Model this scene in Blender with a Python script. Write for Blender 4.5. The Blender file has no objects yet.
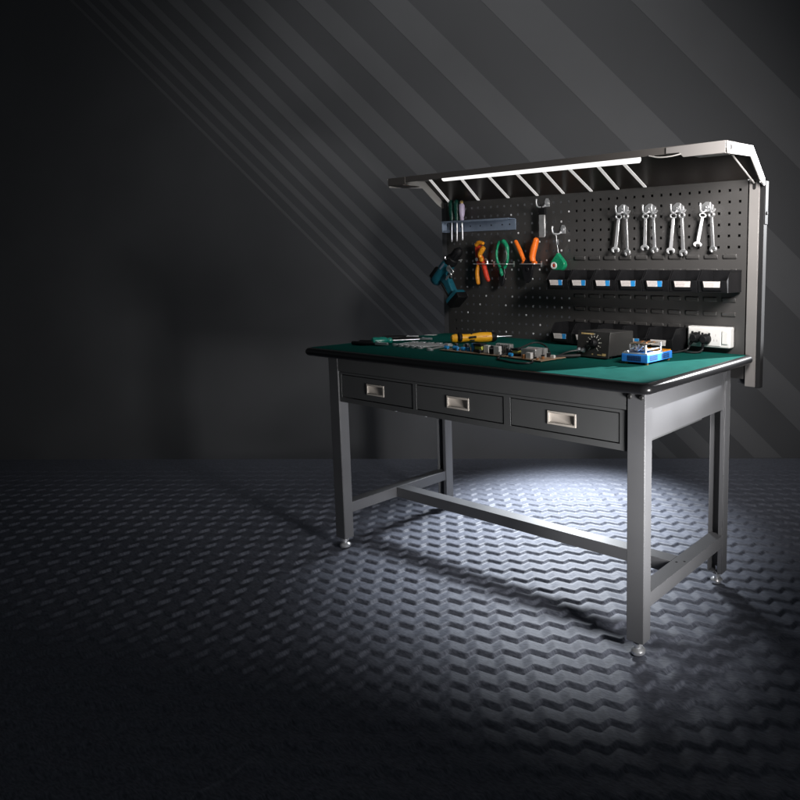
import bpy, bmesh, math, random
import numpy as np
from mathutils import Vector, Matrix

C = bpy.context.scene.collection
PI = math.pi
rnd = random.Random(7)

# ------------------------------------------------------------------ camera
YAW, PITCH, ROLL = 0.6008, -0.1150, -0.0014
FPX, PPX, PPY = 683.40, 590.97, 347.53          # in pixels of an 800 px frame
CAM = Vector((1.5974, -1.4967, 1.0876))
RT = Vector((math.cos(YAW), math.sin(YAW), 0))
FW = Vector((-math.sin(YAW) * math.cos(PITCH), math.cos(YAW) * math.cos(PITCH), math.sin(PITCH)))
UP = RT.cross(FW)
HF = Vector((-math.sin(YAW), math.cos(YAW), 0))
r2 = RT * math.cos(ROLL) + UP * math.sin(ROLL)
u2 = -RT * math.sin(ROLL) + UP * math.cos(ROLL)
cd = bpy.data.cameras.new('camera')
cam = bpy.data.objects.new('camera', cd)
C.objects.link(cam)
m3 = Matrix((r2, u2, -FW)).transposed()
cam.matrix_world = Matrix.Translation(CAM) @ m3.to_4x4()
cd.sensor_width = 36
cd.lens = FPX * 36 / 800
cd.shift_x = (400 - PPX) / 800
cd.shift_y = (PPY - 400) / 800
cd.clip_start = 0.02
cd.clip_end = 200
bpy.context.scene.camera = cam

# ------------------------------------------------------------------ world, exposure
w = bpy.data.worlds.new('World')
bpy.context.scene.world = w
w.use_nodes = True
w.node_tree.nodes['Background'].inputs[0].default_value = (0.86, 0.93, 1.0, 1)
w.node_tree.nodes['Background'].inputs[1].default_value = 0.040
vs = bpy.context.scene.view_settings
vs.view_transform = 'Standard'
vs.look = 'None'
vs.exposure = 0
vs.gamma = 1

# ------------------------------------------------------------------ studio lamps (all outside the frame or behind the bench)
def lamp(name, kind, loc, target, power, color=(1, 1, 1), size=0.3, spot=None, blend=0.5, size_y=None, spread=None):
    ld = bpy.data.lights.new(name, kind)
    ld.energy = power
    ld.color = color
    if kind == 'AREA':
        ld.size = size
        if size_y:
            ld.shape = 'RECTANGLE'
            ld.size_y = size_y
        if spread:
            ld.spread = math.radians(spread)
    elif kind == 'SPOT':
        ld.shadow_soft_size = size
        ld.spot_size = math.radians(spot)
        ld.spot_blend = blend
    o = bpy.data.objects.new(name, ld)
    C.objects.link(o)
    o.location = loc
    d = Vector(target) - Vector(loc)
    o.rotation_euler = d.to_track_quat('-Z', 'Y').to_euler()
    return o

lamp('key_lamp', 'AREA', (1.50, -0.16, 0.54), (0.60, 0.14, 0.50), 6.0, (1.0, 0.98, 0.97), 0.2, size_y=0.35, spread=72)
lamp('board_lamp', 'AREA', (1.24, 0.10, 1.50), (0.50, 0.74, 1.20), 8.5, (1.0, 0.96, 0.93), 0.22, size_y=0.4, spread=95)
lamp('rim_lamp', 'SPOT', (1.93, 2.93, 2.15), (0.35, 0.30, 0.96), 2500, (0.97, 0.98, 1.0), 0.03, 16.2, 0.15)
lamp('floor_lamp', 'SPOT', (-0.52, 1.48, 1.12), (-0.18, 0.86, 0.0), 430, (0.89, 0.94, 1.0), 0.16, 66, 1.0)
lamp('backdrop_lamp', 'SPOT', (0.3, -0.6, 5.2), (-1.3, 1.75, 1.7), 250, (1, 1, 1), 0.6, 58, 1.0)

# ------------------------------------------------------------------ materials
def mat(name, col, rough=0.5, metal=0.0, bump=0.0, bscale=300, var=0.0, vscale=8, coat=0.0, spec=0.5, emit=None):
    m = bpy.data.materials.new(name)
    m.use_nodes = True
    nt = m.node_tree
    b = nt.nodes['Principled BSDF']
    b.inputs['Base Color'].default_value = (*col, 1)
    b.inputs['Roughness'].default_value = rough
    b.inputs['Metallic'].default_value = metal
    b.inputs['Specular IOR Level'].default_value = spec
    if coat:
        b.inputs['Coat Weight'].default_value = coat
    tc = nt.nodes.new('ShaderNodeTexCoord')
    if var:
        n = nt.nodes.new('ShaderNodeTexNoise')
        n.inputs['Scale'].default_value = vscale
        n.inputs['Detail'].default_value = 6
        nt.links.new(tc.outputs['Object'], n.inputs['Vector'])
        mr = nt.nodes.new('ShaderNodeMapRange')
        mr.inputs['From Min'].default_value = 0.3
        mr.inputs['From Max'].default_value = 0.7
        mr.inputs['To Min'].default_value = 1 - var
        mr.inputs['To Max'].default_value = 1 + var
        nt.links.new(n.outputs['Fac'], mr.inputs['Value'])
        mx = nt.nodes.new('ShaderNodeVectorMath')
        mx.operation = 'SCALE'
        mx.inputs[0].default_value = col
        nt.links.new(mr.outputs['Result'], mx.inputs['Scale'])
        nt.links.new(mx.outputs['Vector'], b.inputs['Base Color'])
        ra = nt.nodes.new('ShaderNodeMapRange')
        ra.inputs['From Min'].default_value = 0.3
        ra.inputs['From Max'].default_value = 0.7
        ra.inputs['To Min'].default_value = max(0.02, rough - 0.06)
        ra.inputs['To Max'].default_value = min(1, rough + 0.06)
        nt.links.new(n.outputs['Fac'], ra.inputs['Value'])
        nt.links.new(ra.outputs['Result'], b.inputs['Roughness'])
    if bump:
        n2 = nt.nodes.new('ShaderNodeTexNoise')
        n2.inputs['Scale'].default_value = bscale
        n2.inputs['Detail'].default_value = 3
        nt.links.new(tc.outputs['Object'], n2.inputs['Vector'])
        bp = nt.nodes.new('ShaderNodeBump')
        bp.inputs['Strength'].default_value = bump
        bp.inputs['Distance'].default_value = 0.002
        nt.links.new(n2.outputs['Fac'], bp.inputs['Height'])
        nt.links.new(bp.outputs['Normal'], b.inputs['Normal'])
    if emit:
        b.inputs['Emission Color'].default_value = (*emit[0], 1)
        b.inputs['Emission Strength'].default_value = emit[1]
    return m

M = {
    'frame': mat('grey_powder_coat', (0.118, 0.120, 0.127), 0.45, 0, 0.03, 900, 0.07, 5),
    'drawer': mat('dark_grey_powder_coat', (0.105, 0.108, 0.110), 0.45, 0, 0.10, 900, 0.06, 5),
    'peg': mat('pegboard_powder_coat', (0.060, 0.058, 0.057), 0.40, 0, 0.10, 900, 0.06, 4),
    'canopy': mat('canopy_paint', (0.085, 0.078, 0.074), 0.38, 0, 0.05, 900, 0.05, 5),
    'canopy_dark': mat('canopy_lining', (0.022, 0.018, 0.016), 0.35, 0, 0.05, 600),
    'bracket': mat('pale_bracket_paint', (0.45, 0.435, 0.42), 0.40, 0, 0.05, 700, 0.05, 8),
    'rail': mat('shaded_rail_paint', (0.020, 0.020, 0.021), 0.6, 0, 0.05, 700, 0.05, 8, spec=0.12),  # shade put into the colour: post side and hinge plate darkened against rim lamp
    'lip': mat('lip_paint', (0.21, 0.20, 0.195), 0.42, 0, 0.05, 700, 0.05, 8),
    'mat': mat('teal_rubber_mat', (0.005, 0.074, 0.062), 0.8, 0, 0.12, 1400, 0.10, 25, spec=0.05),
    'trim': mat('black_pvc_edging', (0.012, 0.012, 0.013), 0.28),
    'core': mat('black_board_core', (0.012, 0.012, 0.012), 0.6),
    'nickel': mat('satin_nickel', (0.74, 0.68, 0.61), 0.45, 0.1, 0.03, 500, 0.05, 40),
    'nickel_in': mat('satin_nickel_recess', (0.60, 0.54, 0.48), 0.5, 0.1),
    'chrome': mat('chrome', (0.84, 0.85, 0.87), 0.30, 0.80),
    'steel': mat('brushed_steel', (0.62, 0.63, 0.65), 0.32, 0.85),
    'black': mat('black_plastic', (0.008, 0.008, 0.009), 0.5, 0, 0.08, 900, 0.15, 30, spec=0.22),
    'rubber': mat('black_rubber', (0.014, 0.014, 0.014), 0.55, 0, 0.1, 600),
    'cable': mat('black_cable', (0.02, 0.02, 0.021), 0.42),
    'white': mat('white_plastic', (0.74, 0.73, 0.71), 0.38, 0, 0.02, 400, 0.03, 30),
    'card': mat('white_card', (0.74, 0.68, 0.66), 0.6, 0, 0, 1, 0.08, 120),
    'cardblue': mat('blue_card', (0.02, 0.28, 0.68), 0.55, 0, 0, 1, 0.05, 120),
    'ink': mat('grey_print', (0.42, 0.38, 0.37), 0.6),
    'teal': mat('teal_tool_plastic', (0.014, 0.120, 0.170), 0.34, 0, 0.06, 700, 0.12, 40),
    'orange': mat('orange_grip', (0.85, 0.17, 0.015), 0.36, 0, 0.04, 500, 0.08, 60),
    'amber': mat('amber_grip', (0.72, 0.27, 0.015), 0.30, 0, 0.04, 500, 0.1, 60),
    'red': mat('red_grip', (0.60, 0.045, 0.02), 0.34, 0, 0.04, 500, 0.1, 60),
    'green': mat('green_grip', (0.010, 0.24, 0.115), 0.28, 0, 0.04, 500, 0.1, 60),
    'dgreen': mat('dark_green_grip', (0.006, 0.055, 0.040), 0.28, 0, 0.04, 500, 0.1, 60),
    'tealgrip': mat('bright_teal_grip', (0.010, 0.26, 0.20), 0.25, 0, 0.04, 500, 0.1, 60),
    'lilac': mat('lilac_clear_grip', (0.56, 0.48, 0.66), 0.2, 0, 0, 1, 0.08, 80),
    'gold': mat('brass', (0.75, 0.55, 0.22), 0.3, 0.8),
    'rack': mat('blue_grey_zinc', (0.24, 0.30, 0.40), 0.42, 0.2, 0.05, 300, 0.1, 30),
    'yellow': mat('yellow_tool_plastic', (0.82, 0.40, 0.012), 0.40, 0, 0.06, 600, 0.08, 50),
    'pcb': mat('tan_circuit_board', (0.36, 0.25, 0.16), 0.55, 0, 0.05, 500, 0.15, 120),
    'pcbtop': mat('dark_circuit_board', (0.12, 0.10, 0.075), 0.5, 0, 0.1, 500, 0.3, 180),
    'blue': mat('blue_metal_case', (0.035, 0.25, 0.80), 0.42, 0, 0.04, 700, 0.05, 30),
    'vent': mat('vent_gap', (0.012, 0.022, 0.075), 0.6),
    'cap': mat('blue_capacitor', (0.03, 0.28, 0.62), 0.35, 0, 0, 1, 0.1, 200),
    'capblack': mat('black_capacitor', (0.012, 0.012, 0.014), 0.35),
    'coil': mat('copper_coil', (0.55, 0.25, 0.10), 0.4, 0.6),
    'ytape': mat('yellow_tape', (0.70, 0.62, 0.16), 0.45),
    'lime': mat('lime_tape', (0.62, 0.66, 0.12), 0.45),
    'alu': mat('raw_aluminium', (0.66, 0.66, 0.66), 0.35, 0.7, 0.05, 300, 0.1, 60),
    'station': mat('station_front', (0.030, 0.029, 0.028), 0.5, 0, 0.1, 900, 0.1, 60),
    'mark': mat('pale_print', (0.72, 0.70, 0.62), 0.5),
    'goldprint': mat('gold_print', (0.62, 0.45, 0.20), 0.45),
    'tube': mat('lit_tube', (0.9, 0.9, 0.9), 0.3, emit=((1.0, 0.985, 0.96), 1.15)),
    'strip': mat('white_strip_glow', (0.75, 0.74, 0.72), 0.4, emit=((1.0, 0.985, 0.965), 0.42)),  # weak glow stands in for tube light falling on white strips
    'hole': mat('dark_hole', (0.004, 0.004, 0.004), 0.8),
    'plug': mat('hole_light_white', (0.80, 0.80, 0.82), 0.4, emit=None),  # white that stands for light seen through pegboard holes
}

# floor: moulded weave
def floor_material():
    m = bpy.data.materials.new('woven_floor')
    m.use_nodes = True
    nt = m.node_tree
    b = nt.nodes['Principled BSDF']
    tc = nt.nodes.new('ShaderNodeTexCoord')
    mp = nt.nodes.new('ShaderNodeMapping')
    mp.inputs['Rotation'].default_value = (0, 0, -YAW - 0.35)
    mp.inputs['Scale'].default_value = (60, 260, 60)
    nt.links.new(tc.outputs['Object'], mp.inputs['Vector'])
    n = nt.nodes.new('ShaderNodeTexNoise')
    n.inputs['Scale'].default_value = 1.0
    n.inputs['Detail'].default_value = 4
    nt.links.new(mp.outputs['Vector'], n.inputs['Vector'])
    cr = nt.nodes.new('ShaderNodeValToRGB')
    cr.color_ramp.elements[0].position = 0.3
    cr.color_ramp.elements[0].color = (0.065, 0.071, 0.091, 1)
    cr.color_ramp.elements[1].position = 0.7
    cr.color_ramp.elements[1].color = (0.160, 0.172, 0.212, 1)
    nt.links.new(n.outputs['Fac'], cr.inputs['Fac'])
    nt.links.new(cr.outputs['Color'], b.inputs['Base Color'])
    b.inputs['Roughness'].default_value = 0.55
    b.inputs['Specular IOR Level'].default_value = 0.3
    bp = nt.nodes.new('ShaderNodeBump')
    bp.inputs['Strength'].default_value = 0.12
    bp.inputs['Distance'].default_value = 0.002
    nt.links.new(n.outputs['Fac'], bp.inputs['Height'])
    nt.links.new(bp.outputs['Normal'], b.inputs['Normal'])
    return m
M['floor'] = floor_material()
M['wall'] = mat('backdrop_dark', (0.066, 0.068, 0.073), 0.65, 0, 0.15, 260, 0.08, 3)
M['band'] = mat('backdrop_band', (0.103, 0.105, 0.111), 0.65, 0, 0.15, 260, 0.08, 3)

# ------------------------------------------------------------------ mesh helpers
class MB:
    def __init__(self):
        self.bm = bmesh.new()
        self.mi = 0
    def _v(self, p):
        return self.bm.verts.new(p)
    def _f(self, vs):
        try:
            f = self.bm.faces.new(vs)
            f.material_index = self.mi
            return f
        except ValueError:
            return None
    def use(self, i):
        self.mi = i
        return self
    def box(self, x0, x1, y0, y1, z0, z1):
        v = [self._v((x, y, z)) for x in (x0, x1) for y in (y0, y1) for z in (z0, z1)]
        for q in ((0, 1, 3, 2), (4, 6, 7, 5), (0, 4, 5, 1), (2, 3, 7, 6), (0, 2, 6, 4), (1, 5, 7, 3)):
            self._f([v[k] for k in q])
        return self
    def cyl(self, p0, p1, r0, r1=None, n=20, caps=True):
        return self.lathe(p0, p1, [(0, r0), (1, r0 if r1 is None else r1)], n, caps)
    def lathe(self, p0, p1, prof, n=20, caps=True):
        # prof: (fraction along p0->p1, radius)
        p0, p1 = Vector(p0), Vector(p1)
        d = (p1 - p0)
        a = d.orthogonal().normalized()
        b = d.normalized().cross(a)
        rings = []
        for t, r in prof:
            c = p0 + d * t
            if r < 1e-6:
                rings.append([self._v(c)])
            else:
                rings.append([self._v(c + (a * math.cos(2 * PI * k / n) + b * math.sin(2 * PI * k / n)) * r) for k in range(n)])
        for A, B in zip(rings, rings[1:]):
            for k in range(n):
                k2 = (k + 1) % n
                if len(A) == 1 and len(B) == 1:
                    continue
                if len(A) == 1:
                    self._f([A[0], B[k], B[k2]])
                elif len(B) == 1:
                    self._f([A[k], B[0], A[k2]])
                else:
                    self._f([A[k], B[k], B[k2], A[k2]])
        if caps:
            if len(rings[0]) > 1:
                self._f(rings[0])
            if len(rings[-1]) > 1:
                self._f(rings[-1][::-1])
        return self
    def tube(self, pts, r, n=10, smooth=6, closed=False, rx=None):
        pts = [Vector(p) for p in pts]
        if smooth > 1 and len(pts) > 2:
            P = ([pts[-1]] + pts + [pts[0], pts[1]]) if closed else ([2 * pts[0] - pts[1]] + pts + [2 * pts[-1] - pts[-2]])
            out = []
            for i in range(1, len(P) - 2):
                for s in range(smooth):
                    t = s / smooth
                    a, b, c, d = P[i - 1], P[i], P[i + 1], P[i + 2]
                    out.append(0.5 * ((2 * b) + (c - a) * t + (2 * a - 5 * b + 4 * c - d) * t * t + (3 * b - a - 3 * c + d) * t ** 3))
            if not closed:
                out.append(pts[-1])
            pts = out
        N = len(pts)
        rad = r if isinstance(r, (list, tuple)) else None
        rings = []
        prev = None
        for i, p in enumerate(pts):
            if closed:
                t = (pts[(i + 1) % N] - pts[i - 1])
            else:
                t = pts[min(i + 1, N - 1)] - pts[max(i - 1, 0)]
            t.normalize()
            a = t.orthogonal() if prev is None else prev - t * prev.dot(t)
            a.normalize()
            prev = a
            b = t.cross(a)
            if rad:
                q = i / max(1, N - 1) * (len(rad) - 1)
                k = min(int(q), len(rad) - 2)
                rr = rad[k] + (rad[k + 1] - rad[k]) * (q - k)
            else:
                rr = r
            rings.append([self._v(p + (a * math.cos(2 * PI * k / n) + b * math.sin(2 * PI * k / n)) * rr) for k in range(n)])
        R = rings + [rings[0]] if closed else rings
        for A, B in zip(R, R[1:]):
            for k in range(n):
                self._f([A[k], B[k], B[(k + 1) % n], A[(k + 1) % n]])
        if not closed:
            self._f(rings[0])
            self._f(rings[-1][::-1])
        return self
    def prism(self, poly, axis, a0, a1):
        # poly: 2-D points in the two other axes, extruded along axis from a0 to a1
        def P(p, a):
            if axis == 'x':
                return (a, p[0], p[1])
            if axis == 'y':
                return (p[0], a, p[1])
            return (p[0], p[1], a)
        A = [self._v(P(p, a0)) for p in poly]
        B = [self._v(P(p, a1)) for p in poly]
        self._f(A)
        self._f(B[::-1])
        for k in range(len(poly)):
            k2 = (k + 1) % len(poly)
            self._f([A[k], A[k2], B[k2], B[k]])
        return self
    def ring(self, c, axis, r0, r1, a0, a1, n=20):
        def P(r, k, a):
            x, y = r * math.cos(2 * PI * k / n), r * math.sin(2 * PI * k / n)
            if axis == 'y':
                return (c[0] + x, a, c[1] + y)
            if axis == 'x':
                return (a, c[0] + x, c[1] + y)
            return (c[0] + x, c[1] + y, a)
        V = [[self._v(P(r, k, a)) for k in range(n)] for r, a in ((r0, a0), (r1, a0), (r1, a1), (r0, a1))]
        for A, B in zip(V, V[1:] + V[:1]):
            for k in range(n):
                self._f([A[k], A[(k + 1) % n], B[(k + 1) % n], B[k]])
        return self
    def ball(self, c, rx, ry=None, rz=None, n=16):
        ry = ry or rx
        rz = rz or rx
        r = bmesh.ops.create_uvsphere(self.bm, u_segments=n, v_segments=n // 2, radius=1, matrix=Matrix.Translation(c) @ Matrix.Diagonal((rx, ry, rz, 1)))
        for v in r['verts']:
            for f in v.link_faces:
                f.material_index = self.mi
        return self
    def xf(self, mtx):
        bmesh.ops.transform(self.bm, matrix=mtx, verts=self.bm.verts)
        return self
    def build(self, name, mats, parent=None, bevel=0.0, seg=2, smooth=True, base=False):
        bmesh.ops.recalc_face_normals(self.bm, faces=self.bm.faces)
        me = bpy.data.meshes.new(name)
        self.bm.to_mesh(me)
        self.bm.free()
        for mm in (mats if isinstance(mats, (list, tuple)) else [mats]):
            me.materials.append(mm if not isinstance(mm, str) else M[mm])
        o = bpy.data.objects.new(name, me)
        C.objects.link(o)
        if parent is not None:
            o.parent = parent
            o.location = -wloc(parent)
        elif base:
            co = np.array([v.co for v in me.vertices])
            c = (co.min(0) + co.max(0)) / 2
            c[2] = co[:, 2].min()
            me.transform(Matrix.Translation(-Vector(c)))
            o.location = c
        if smooth and len(me.polygons):
            me.shade_smooth()
            try:
                me.set_sharp_from_angle(angle=math.radians(38))
            except Exception:
                pass
        if bevel:
            bv = o.modifiers.new('edge', 'BEVEL')
            bv.width = bevel
            bv.segments = seg
            bv.limit_method = 'ANGLE'
            bv.angle_limit = math.radians(40)
            bv.harden_normals = False
        return o

def wloc(o):
    v = Vector((0, 0, 0))
    while o is not None:
        v = v + Vector(o.location)
        o = o.parent
    return v

def thing(name, label, cat, loc=(0, 0, 0), group=None):
    o = bpy.data.objects.new(name, None)
    o.empty_display_size = 0.05
    C.objects.link(o)
    o.location = loc
    return tag(o, label, cat, group)

def tag(o, label, cat, group=None):
    o['label'] = label
    o['category'] = cat
    if group:
        o['group'] = group
    return o

def dup(root, loc, label, rot=None, parts=True, swap=None):
    r = root.copy()
    C.objects.link(r)
    r.location = loc
    if rot is not None:
        r.rotation_euler = rot
    r['label'] = label
    for ch in list(root.children):
        c = ch.copy()
        C.objects.link(c)
        c.parent = r
        for g in ch.children:
            d = g.copy()
            C.objects.link(d)
            d.parent = c
    return r

# ------------------------------------------------------------------ SETTING: floor and backdrop
def make_floor():
    # moulded carpet of zigzag ridges, laid square to the backdrop
    s0, s1, d0, d1 = -3.7, 1.6, 1.25, 3.9
    S = np.arange(s0, s1, 0.0055)
    D = np.arange(d0, d1, 0.0034)
    ss, dd = np.meshgrid(S, D)
    pu, pv = 0.077, 0.077
    rowi = dd / pv
    fx = (ss / pu + 0.22 * rowi) % 1.0
    tri = np.where(fx < 0.62, fx / 0.62, (1 - fx) / 0.38)
    ph = (rowi + 0.36 * tri) % 1.0
    # each ridge rises steeply towards the viewer and falls away gently behind
    h = np.where(ph < 0.15, ph / 0.15, 1 - (ph - 0.15) / 0.85)
    h = 0.6 * h + 0.4 * h * h * (3 - 2 * h)
    amp = 0.0095 * np.clip((3.75 - dd) / 0.75, 0.05, 1)
    z = -0.0095 + h * amp + (0.0095 - amp) * 0.6
    X = CAM.x + ss * RT.x + dd * HF.x
    Y = CAM.y + ss * RT.y + dd * HF.y
    nv = len(S)
    co = np.stack([X, Y, z], -1).reshape(-1, 3).astype(np.float32)
    idx = np.arange(len(D) * nv).reshape(len(D), nv)
    q = np.stack([idx[:-1, :-1], idx[:-1, 1:], idx[1:, 1:], idx[1:, :-1]], -1).reshape(-1, 4).astype(np.int32)
    me = bpy.data.meshes.new('floor')
    me.vertices.add(len(co))
    me.vertices.foreach_set('co', co.ravel())
    me.loops.add(q.size)
    me.loops.foreach_set('vertex_index', q.ravel())
    me.polygons.add(len(q))
    me.polygons.foreach_set('loop_start', np.arange(0, q.size, 4, dtype=np.int32))
    me.update(calc_edges=True)
    me.materials.append(M['floor'])
    me.shade_smooth()
    o = bpy.data.objects.new('floor', me)
    C.objects.link(o)
    o['kind'] = 'structure'
    return o
make_floor()
g = MB()
g.box(-7, 7, -7, 7, -0.06, -0.024)
g = g.build('ground', 'floor')
g['kind'] = 'structure'

def make_backdrop():
    D = 3.85
    b = MB()
    def P(s, z, d):
        return CAM + RT * s + HF * d + Vector((0, 0, z - CAM.z))
    def slab(poly, d0, d1):
        A = [b._v(P(s, z, d0)) for s, z in poly]
        B = [b._v(P(s, z, d1)) for s, z in poly]
        b._f(A)
        b._f(B[::-1])
        for k in range(len(poly)):
            b._f([A[k], A[(k + 1) % len(poly)], B[(k + 1) % len(poly)], B[k]])
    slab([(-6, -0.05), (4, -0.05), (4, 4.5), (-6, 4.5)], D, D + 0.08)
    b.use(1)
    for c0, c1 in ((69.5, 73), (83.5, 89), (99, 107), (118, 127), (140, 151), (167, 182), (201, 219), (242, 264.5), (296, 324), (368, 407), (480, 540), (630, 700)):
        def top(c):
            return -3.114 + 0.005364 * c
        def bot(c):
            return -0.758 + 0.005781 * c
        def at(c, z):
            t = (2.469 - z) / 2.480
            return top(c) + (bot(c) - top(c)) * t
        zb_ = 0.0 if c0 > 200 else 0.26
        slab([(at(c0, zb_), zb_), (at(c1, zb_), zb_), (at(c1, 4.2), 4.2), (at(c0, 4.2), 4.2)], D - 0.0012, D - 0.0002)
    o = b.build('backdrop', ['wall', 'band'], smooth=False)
    o['kind'] = 'structure'
make_backdrop()

# ------------------------------------------------------------------ THE WORKBENCH
BX, BY = 0.75, 0.735          # half width, depth of the top
ZT, ZB = 0.793, 0.763         # top and underside of the worktop
bench = thing('workbench', 'dark grey steel workbench with green top, drawers, pegboard back and lamp canopy', 'workbench', (0, 0.37, 0))

def rrect(x0, x1, y0, y1, r, n=6):
    out = []
    for cx, cy, a in ((x1 - r, y0 + r, -90), (x1 - r, y1 - r, 0), (x0 + r, y1 - r, 90), (x0 + r, y0 + r, 180)):
        for k in range(n + 1):
            t = math.radians(a + 90 * k / n)
            out.append((cx + r * math.cos(t), cy + r * math.sin(t)))
    return out

# worktop: board, bullnose edging, rubber mat
wt = MB()
wt.prism(rrect(-BX + 0.012, BX - 0.012, 0.012, BY - 0.012, 0.02), 'z', ZB + 0.002, ZT - 0.0025)
wt = wt.build('worktop', 'core', bench)
tr = MB()
prof = []
hh = (ZT - ZB) / 2
for k in range(13):
    t = math.radians(-90 + 180 * k / 12)
    prof.append((hh * 0.95 * math.cos(t), (ZT + ZB) / 2 + hh * math.sin(t)))
loops = []
for off, z in prof:
    ins = hh - off
    loops.append([tr._v((x, y, z)) for x, y in rrect(-BX + ins, BX - ins, ins, BY - ins, 0.026 - ins * 0.5)])
for A, B in zip(loops, loops[1:]):
    for k in range(len(A)):
        tr._f([A[k], A[(k + 1) % len(A)], B[(k + 1) % len(A)], B[k]])
inn0 = [tr._v((x, y, ZB)) for x, y in rrect(-BX + 0.03, BX - 0.03, 0.03, BY - 0.03, 0.012)]
inn1 = [tr._v((x, y, ZT)) for x, y in rrect(-BX + 0.021, BX - 0.021, 0.021, BY - 0.021, 0.016)]
for k in range(len(inn0)):
    k2 = (k + 1) % len(inn0)
    tr._f([inn0[k], inn0[k2], loops[0][k2], loops[0][k]])
    tr._f([loops[-1][k], loops[-1][k2], inn1[k2], inn1[k]])
tr.build('edge_trim', 'trim', wt)
mm = MB()
mm.prism(rrect(-BX + 0.0195, BX - 0.0195, 0.0195, BY - 0.0195, 0.016), 'z', ZT - 0.002, ZT + 0.0005)
mm.build('rubber_mat', 'mat', wt)

# legs: pressed channels that open towards each other, chrome levelling feet
LX, LY0, LY1, LA, LB, LZ = 0.697, 0.073, 0.653, 0.055, 0.041, 0.040
TK = 0.003
def leg(sx, front):
    xo = LX if sx > 0 else -LX + LA       # outer x (max)
    x0, x1 = xo - LA, xo
    b = MB()
    if front:
        y0, y1 = LY0, LY0 + LB
        b.box(x0, x1, y0, y0 + TK, LZ, ZB - 0.001)
        b.box(x0, x0 + TK, y0 + TK, y1, LZ, ZB - 0.001)
        b.box(x1 - TK, x1, y0 + TK, y1, LZ, ZB - 0.001)
        b.box(x0 + TK, x1 - TK, y0 + TK, y1 - 0.004, LZ, LZ + 0.003)
    else:
        y0, y1 = LY1 - LB, LY1
        b.box(x0, x1, y1 - TK, y1, LZ, ZB - 0.001)
        b.box(x0, x0 + TK, y0, y1 - TK, LZ, ZB - 0.001)
        b.box(x1 - TK, x1, y0, y1 - TK, LZ, ZB - 0.001)
        b.box(x1 - 0.018, x1 - TK, y0, y0 + TK, LZ, ZB - 0.001)
        b.box(x0 + TK, x1 - TK, y0 + 0.004, y1 - TK, LZ, LZ + 0.003)
    o = b.build('leg', 'frame', bench, 0.0012)
    cx, cy = (x0 + x1) / 2, (y0 + y1) / 2
    f = MB()
    f.lathe((cx, cy, -0.002), (cx, cy, 0.06), [(0, 0.017), (0.06, 0.0205), (0.18, 0.021), (0.26, 0.017), (0.33, 0.0095), (0.42, 0.009), (0.42, 0.014), (0.55, 0.014), (0.55, 0.006), (1.0, 0.006)], 24)
    f.build('foot', 'chrome', o)
    if front and sx > 0:
        for px in (x0 + 0.008, x1 - 0.010):
            s = MB()
            s.lathe((px, y0 + 0.001, 0.743), (px, y0 - 0.006, 0.743), [(0, 0.0075), (0.6, 0.0075), (1, 0.005), (1, 0)], 16)
            s.build('bolt', 'rubber', o)
    return o
for sx in (1, -1):
    for fr in (True, False):
        leg(sx, fr)

# side stretchers, low beam, side panels
for sx in (1, -1):
    x1 = LX - 0.0008 if sx > 0 else -LX + 0.0515
    x0 = x1 - 0.0507
    b = MB()
    b.box(x0, x1, LY0 + LB + 0.001, LY1 - LB + 0.012, 0.137, 0.179)
    if sx > 0:
        b.use(1)
        for hx, hy in ((0.664, 0.335), (0.683, 0.352)):
            b.cyl((hx, hy, 0.1788), (hx, hy, 0.1796), 0.004, n=12)
    b.build('side_stretcher', ['frame', 'hole'], bench, 0.0015)
b = MB()
b.box(-0.6455 + 0.001, 0.645, 0.333, 0.383, 0.1375, 0.1785)
b.build('cross_beam', 'frame', bench, 0.0015)
for sx in (1, -1):
    x1 = LX - 0.0085 if sx > 0 else -LX + 0.0085 + 0.0015
    b = MB()
    b.box(x1 - 0.0015, x1, LY0 + LB - 0.008, LY1 - LB + 0.004, 0.617, ZB - 0.001)
    # returned top and bottom flanges of the pressed panel
    b.box(x1, x1 + 0.0065, LY0 + LB + 0.001, LY1 - LB - 0.001, 0.745, ZB - 0.001)
    b.build('side_panel', 'frame', bench, 0.0006)
b = MB()
b.box(-LX + LA + 0.001, LX - LA - 0.001, LY1 - 0.012, LY1 - 0.0105, 0.617, ZB - 0.001)
b.build('rear_panel', 'frame', bench)

# drawer case with three openings
ZD0, ZD1 = 0.604, 0.6925
DX = ((-0.628, -0.230), (-0.212, 0.188), (0.2145, 0.6145))
CX0, CX1 = -0.6395, 0.6365
YF = 0.078
b = MB()
b.box(CX0, CX1, YF, YF + 0.003, 0.586, ZD0)
b.box(CX0, CX1, YF, YF + 0.003, ZD1, 0.7005)
b.box(CX0, CX1, YF - 0.0035, YF + 0.003, 0.7035, ZB - 0.001)
b.box(CX0, CX1, YF + 0.003, YF + 0.005, 0.7000, 0.7045)
xs = [CX0, DX[0][0], DX[0][1], DX[1][0], DX[1][1], DX[2][0], DX[2][1], CX1]
for k in range(0, 8, 2):
    b.box(xs[k], xs[k + 1], YF + 0.0002, YF + 0.003, ZD0, ZD1)
b.box(CX0, CX1, YF + 0.003, 0.56, 0.586, 0.5875)
b.box(CX0, CX0 + 0.0015, YF + 0.003, 0.56, 0.5875, 0.70)
b.box(CX1 - 0.0015, CX1, YF + 0.003, 0.56, 0.5875, 0.70)
b.box(CX0 + 0.0015, CX1 - 0.0015, 0.45, 0.4515, 0.5875, 0.70)
b.build('drawer_case', 'drawer', bench)
HXS = ((-0.432, 0.048), (-0.0135, 0.0505), (0.4125, 0.0525))
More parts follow.
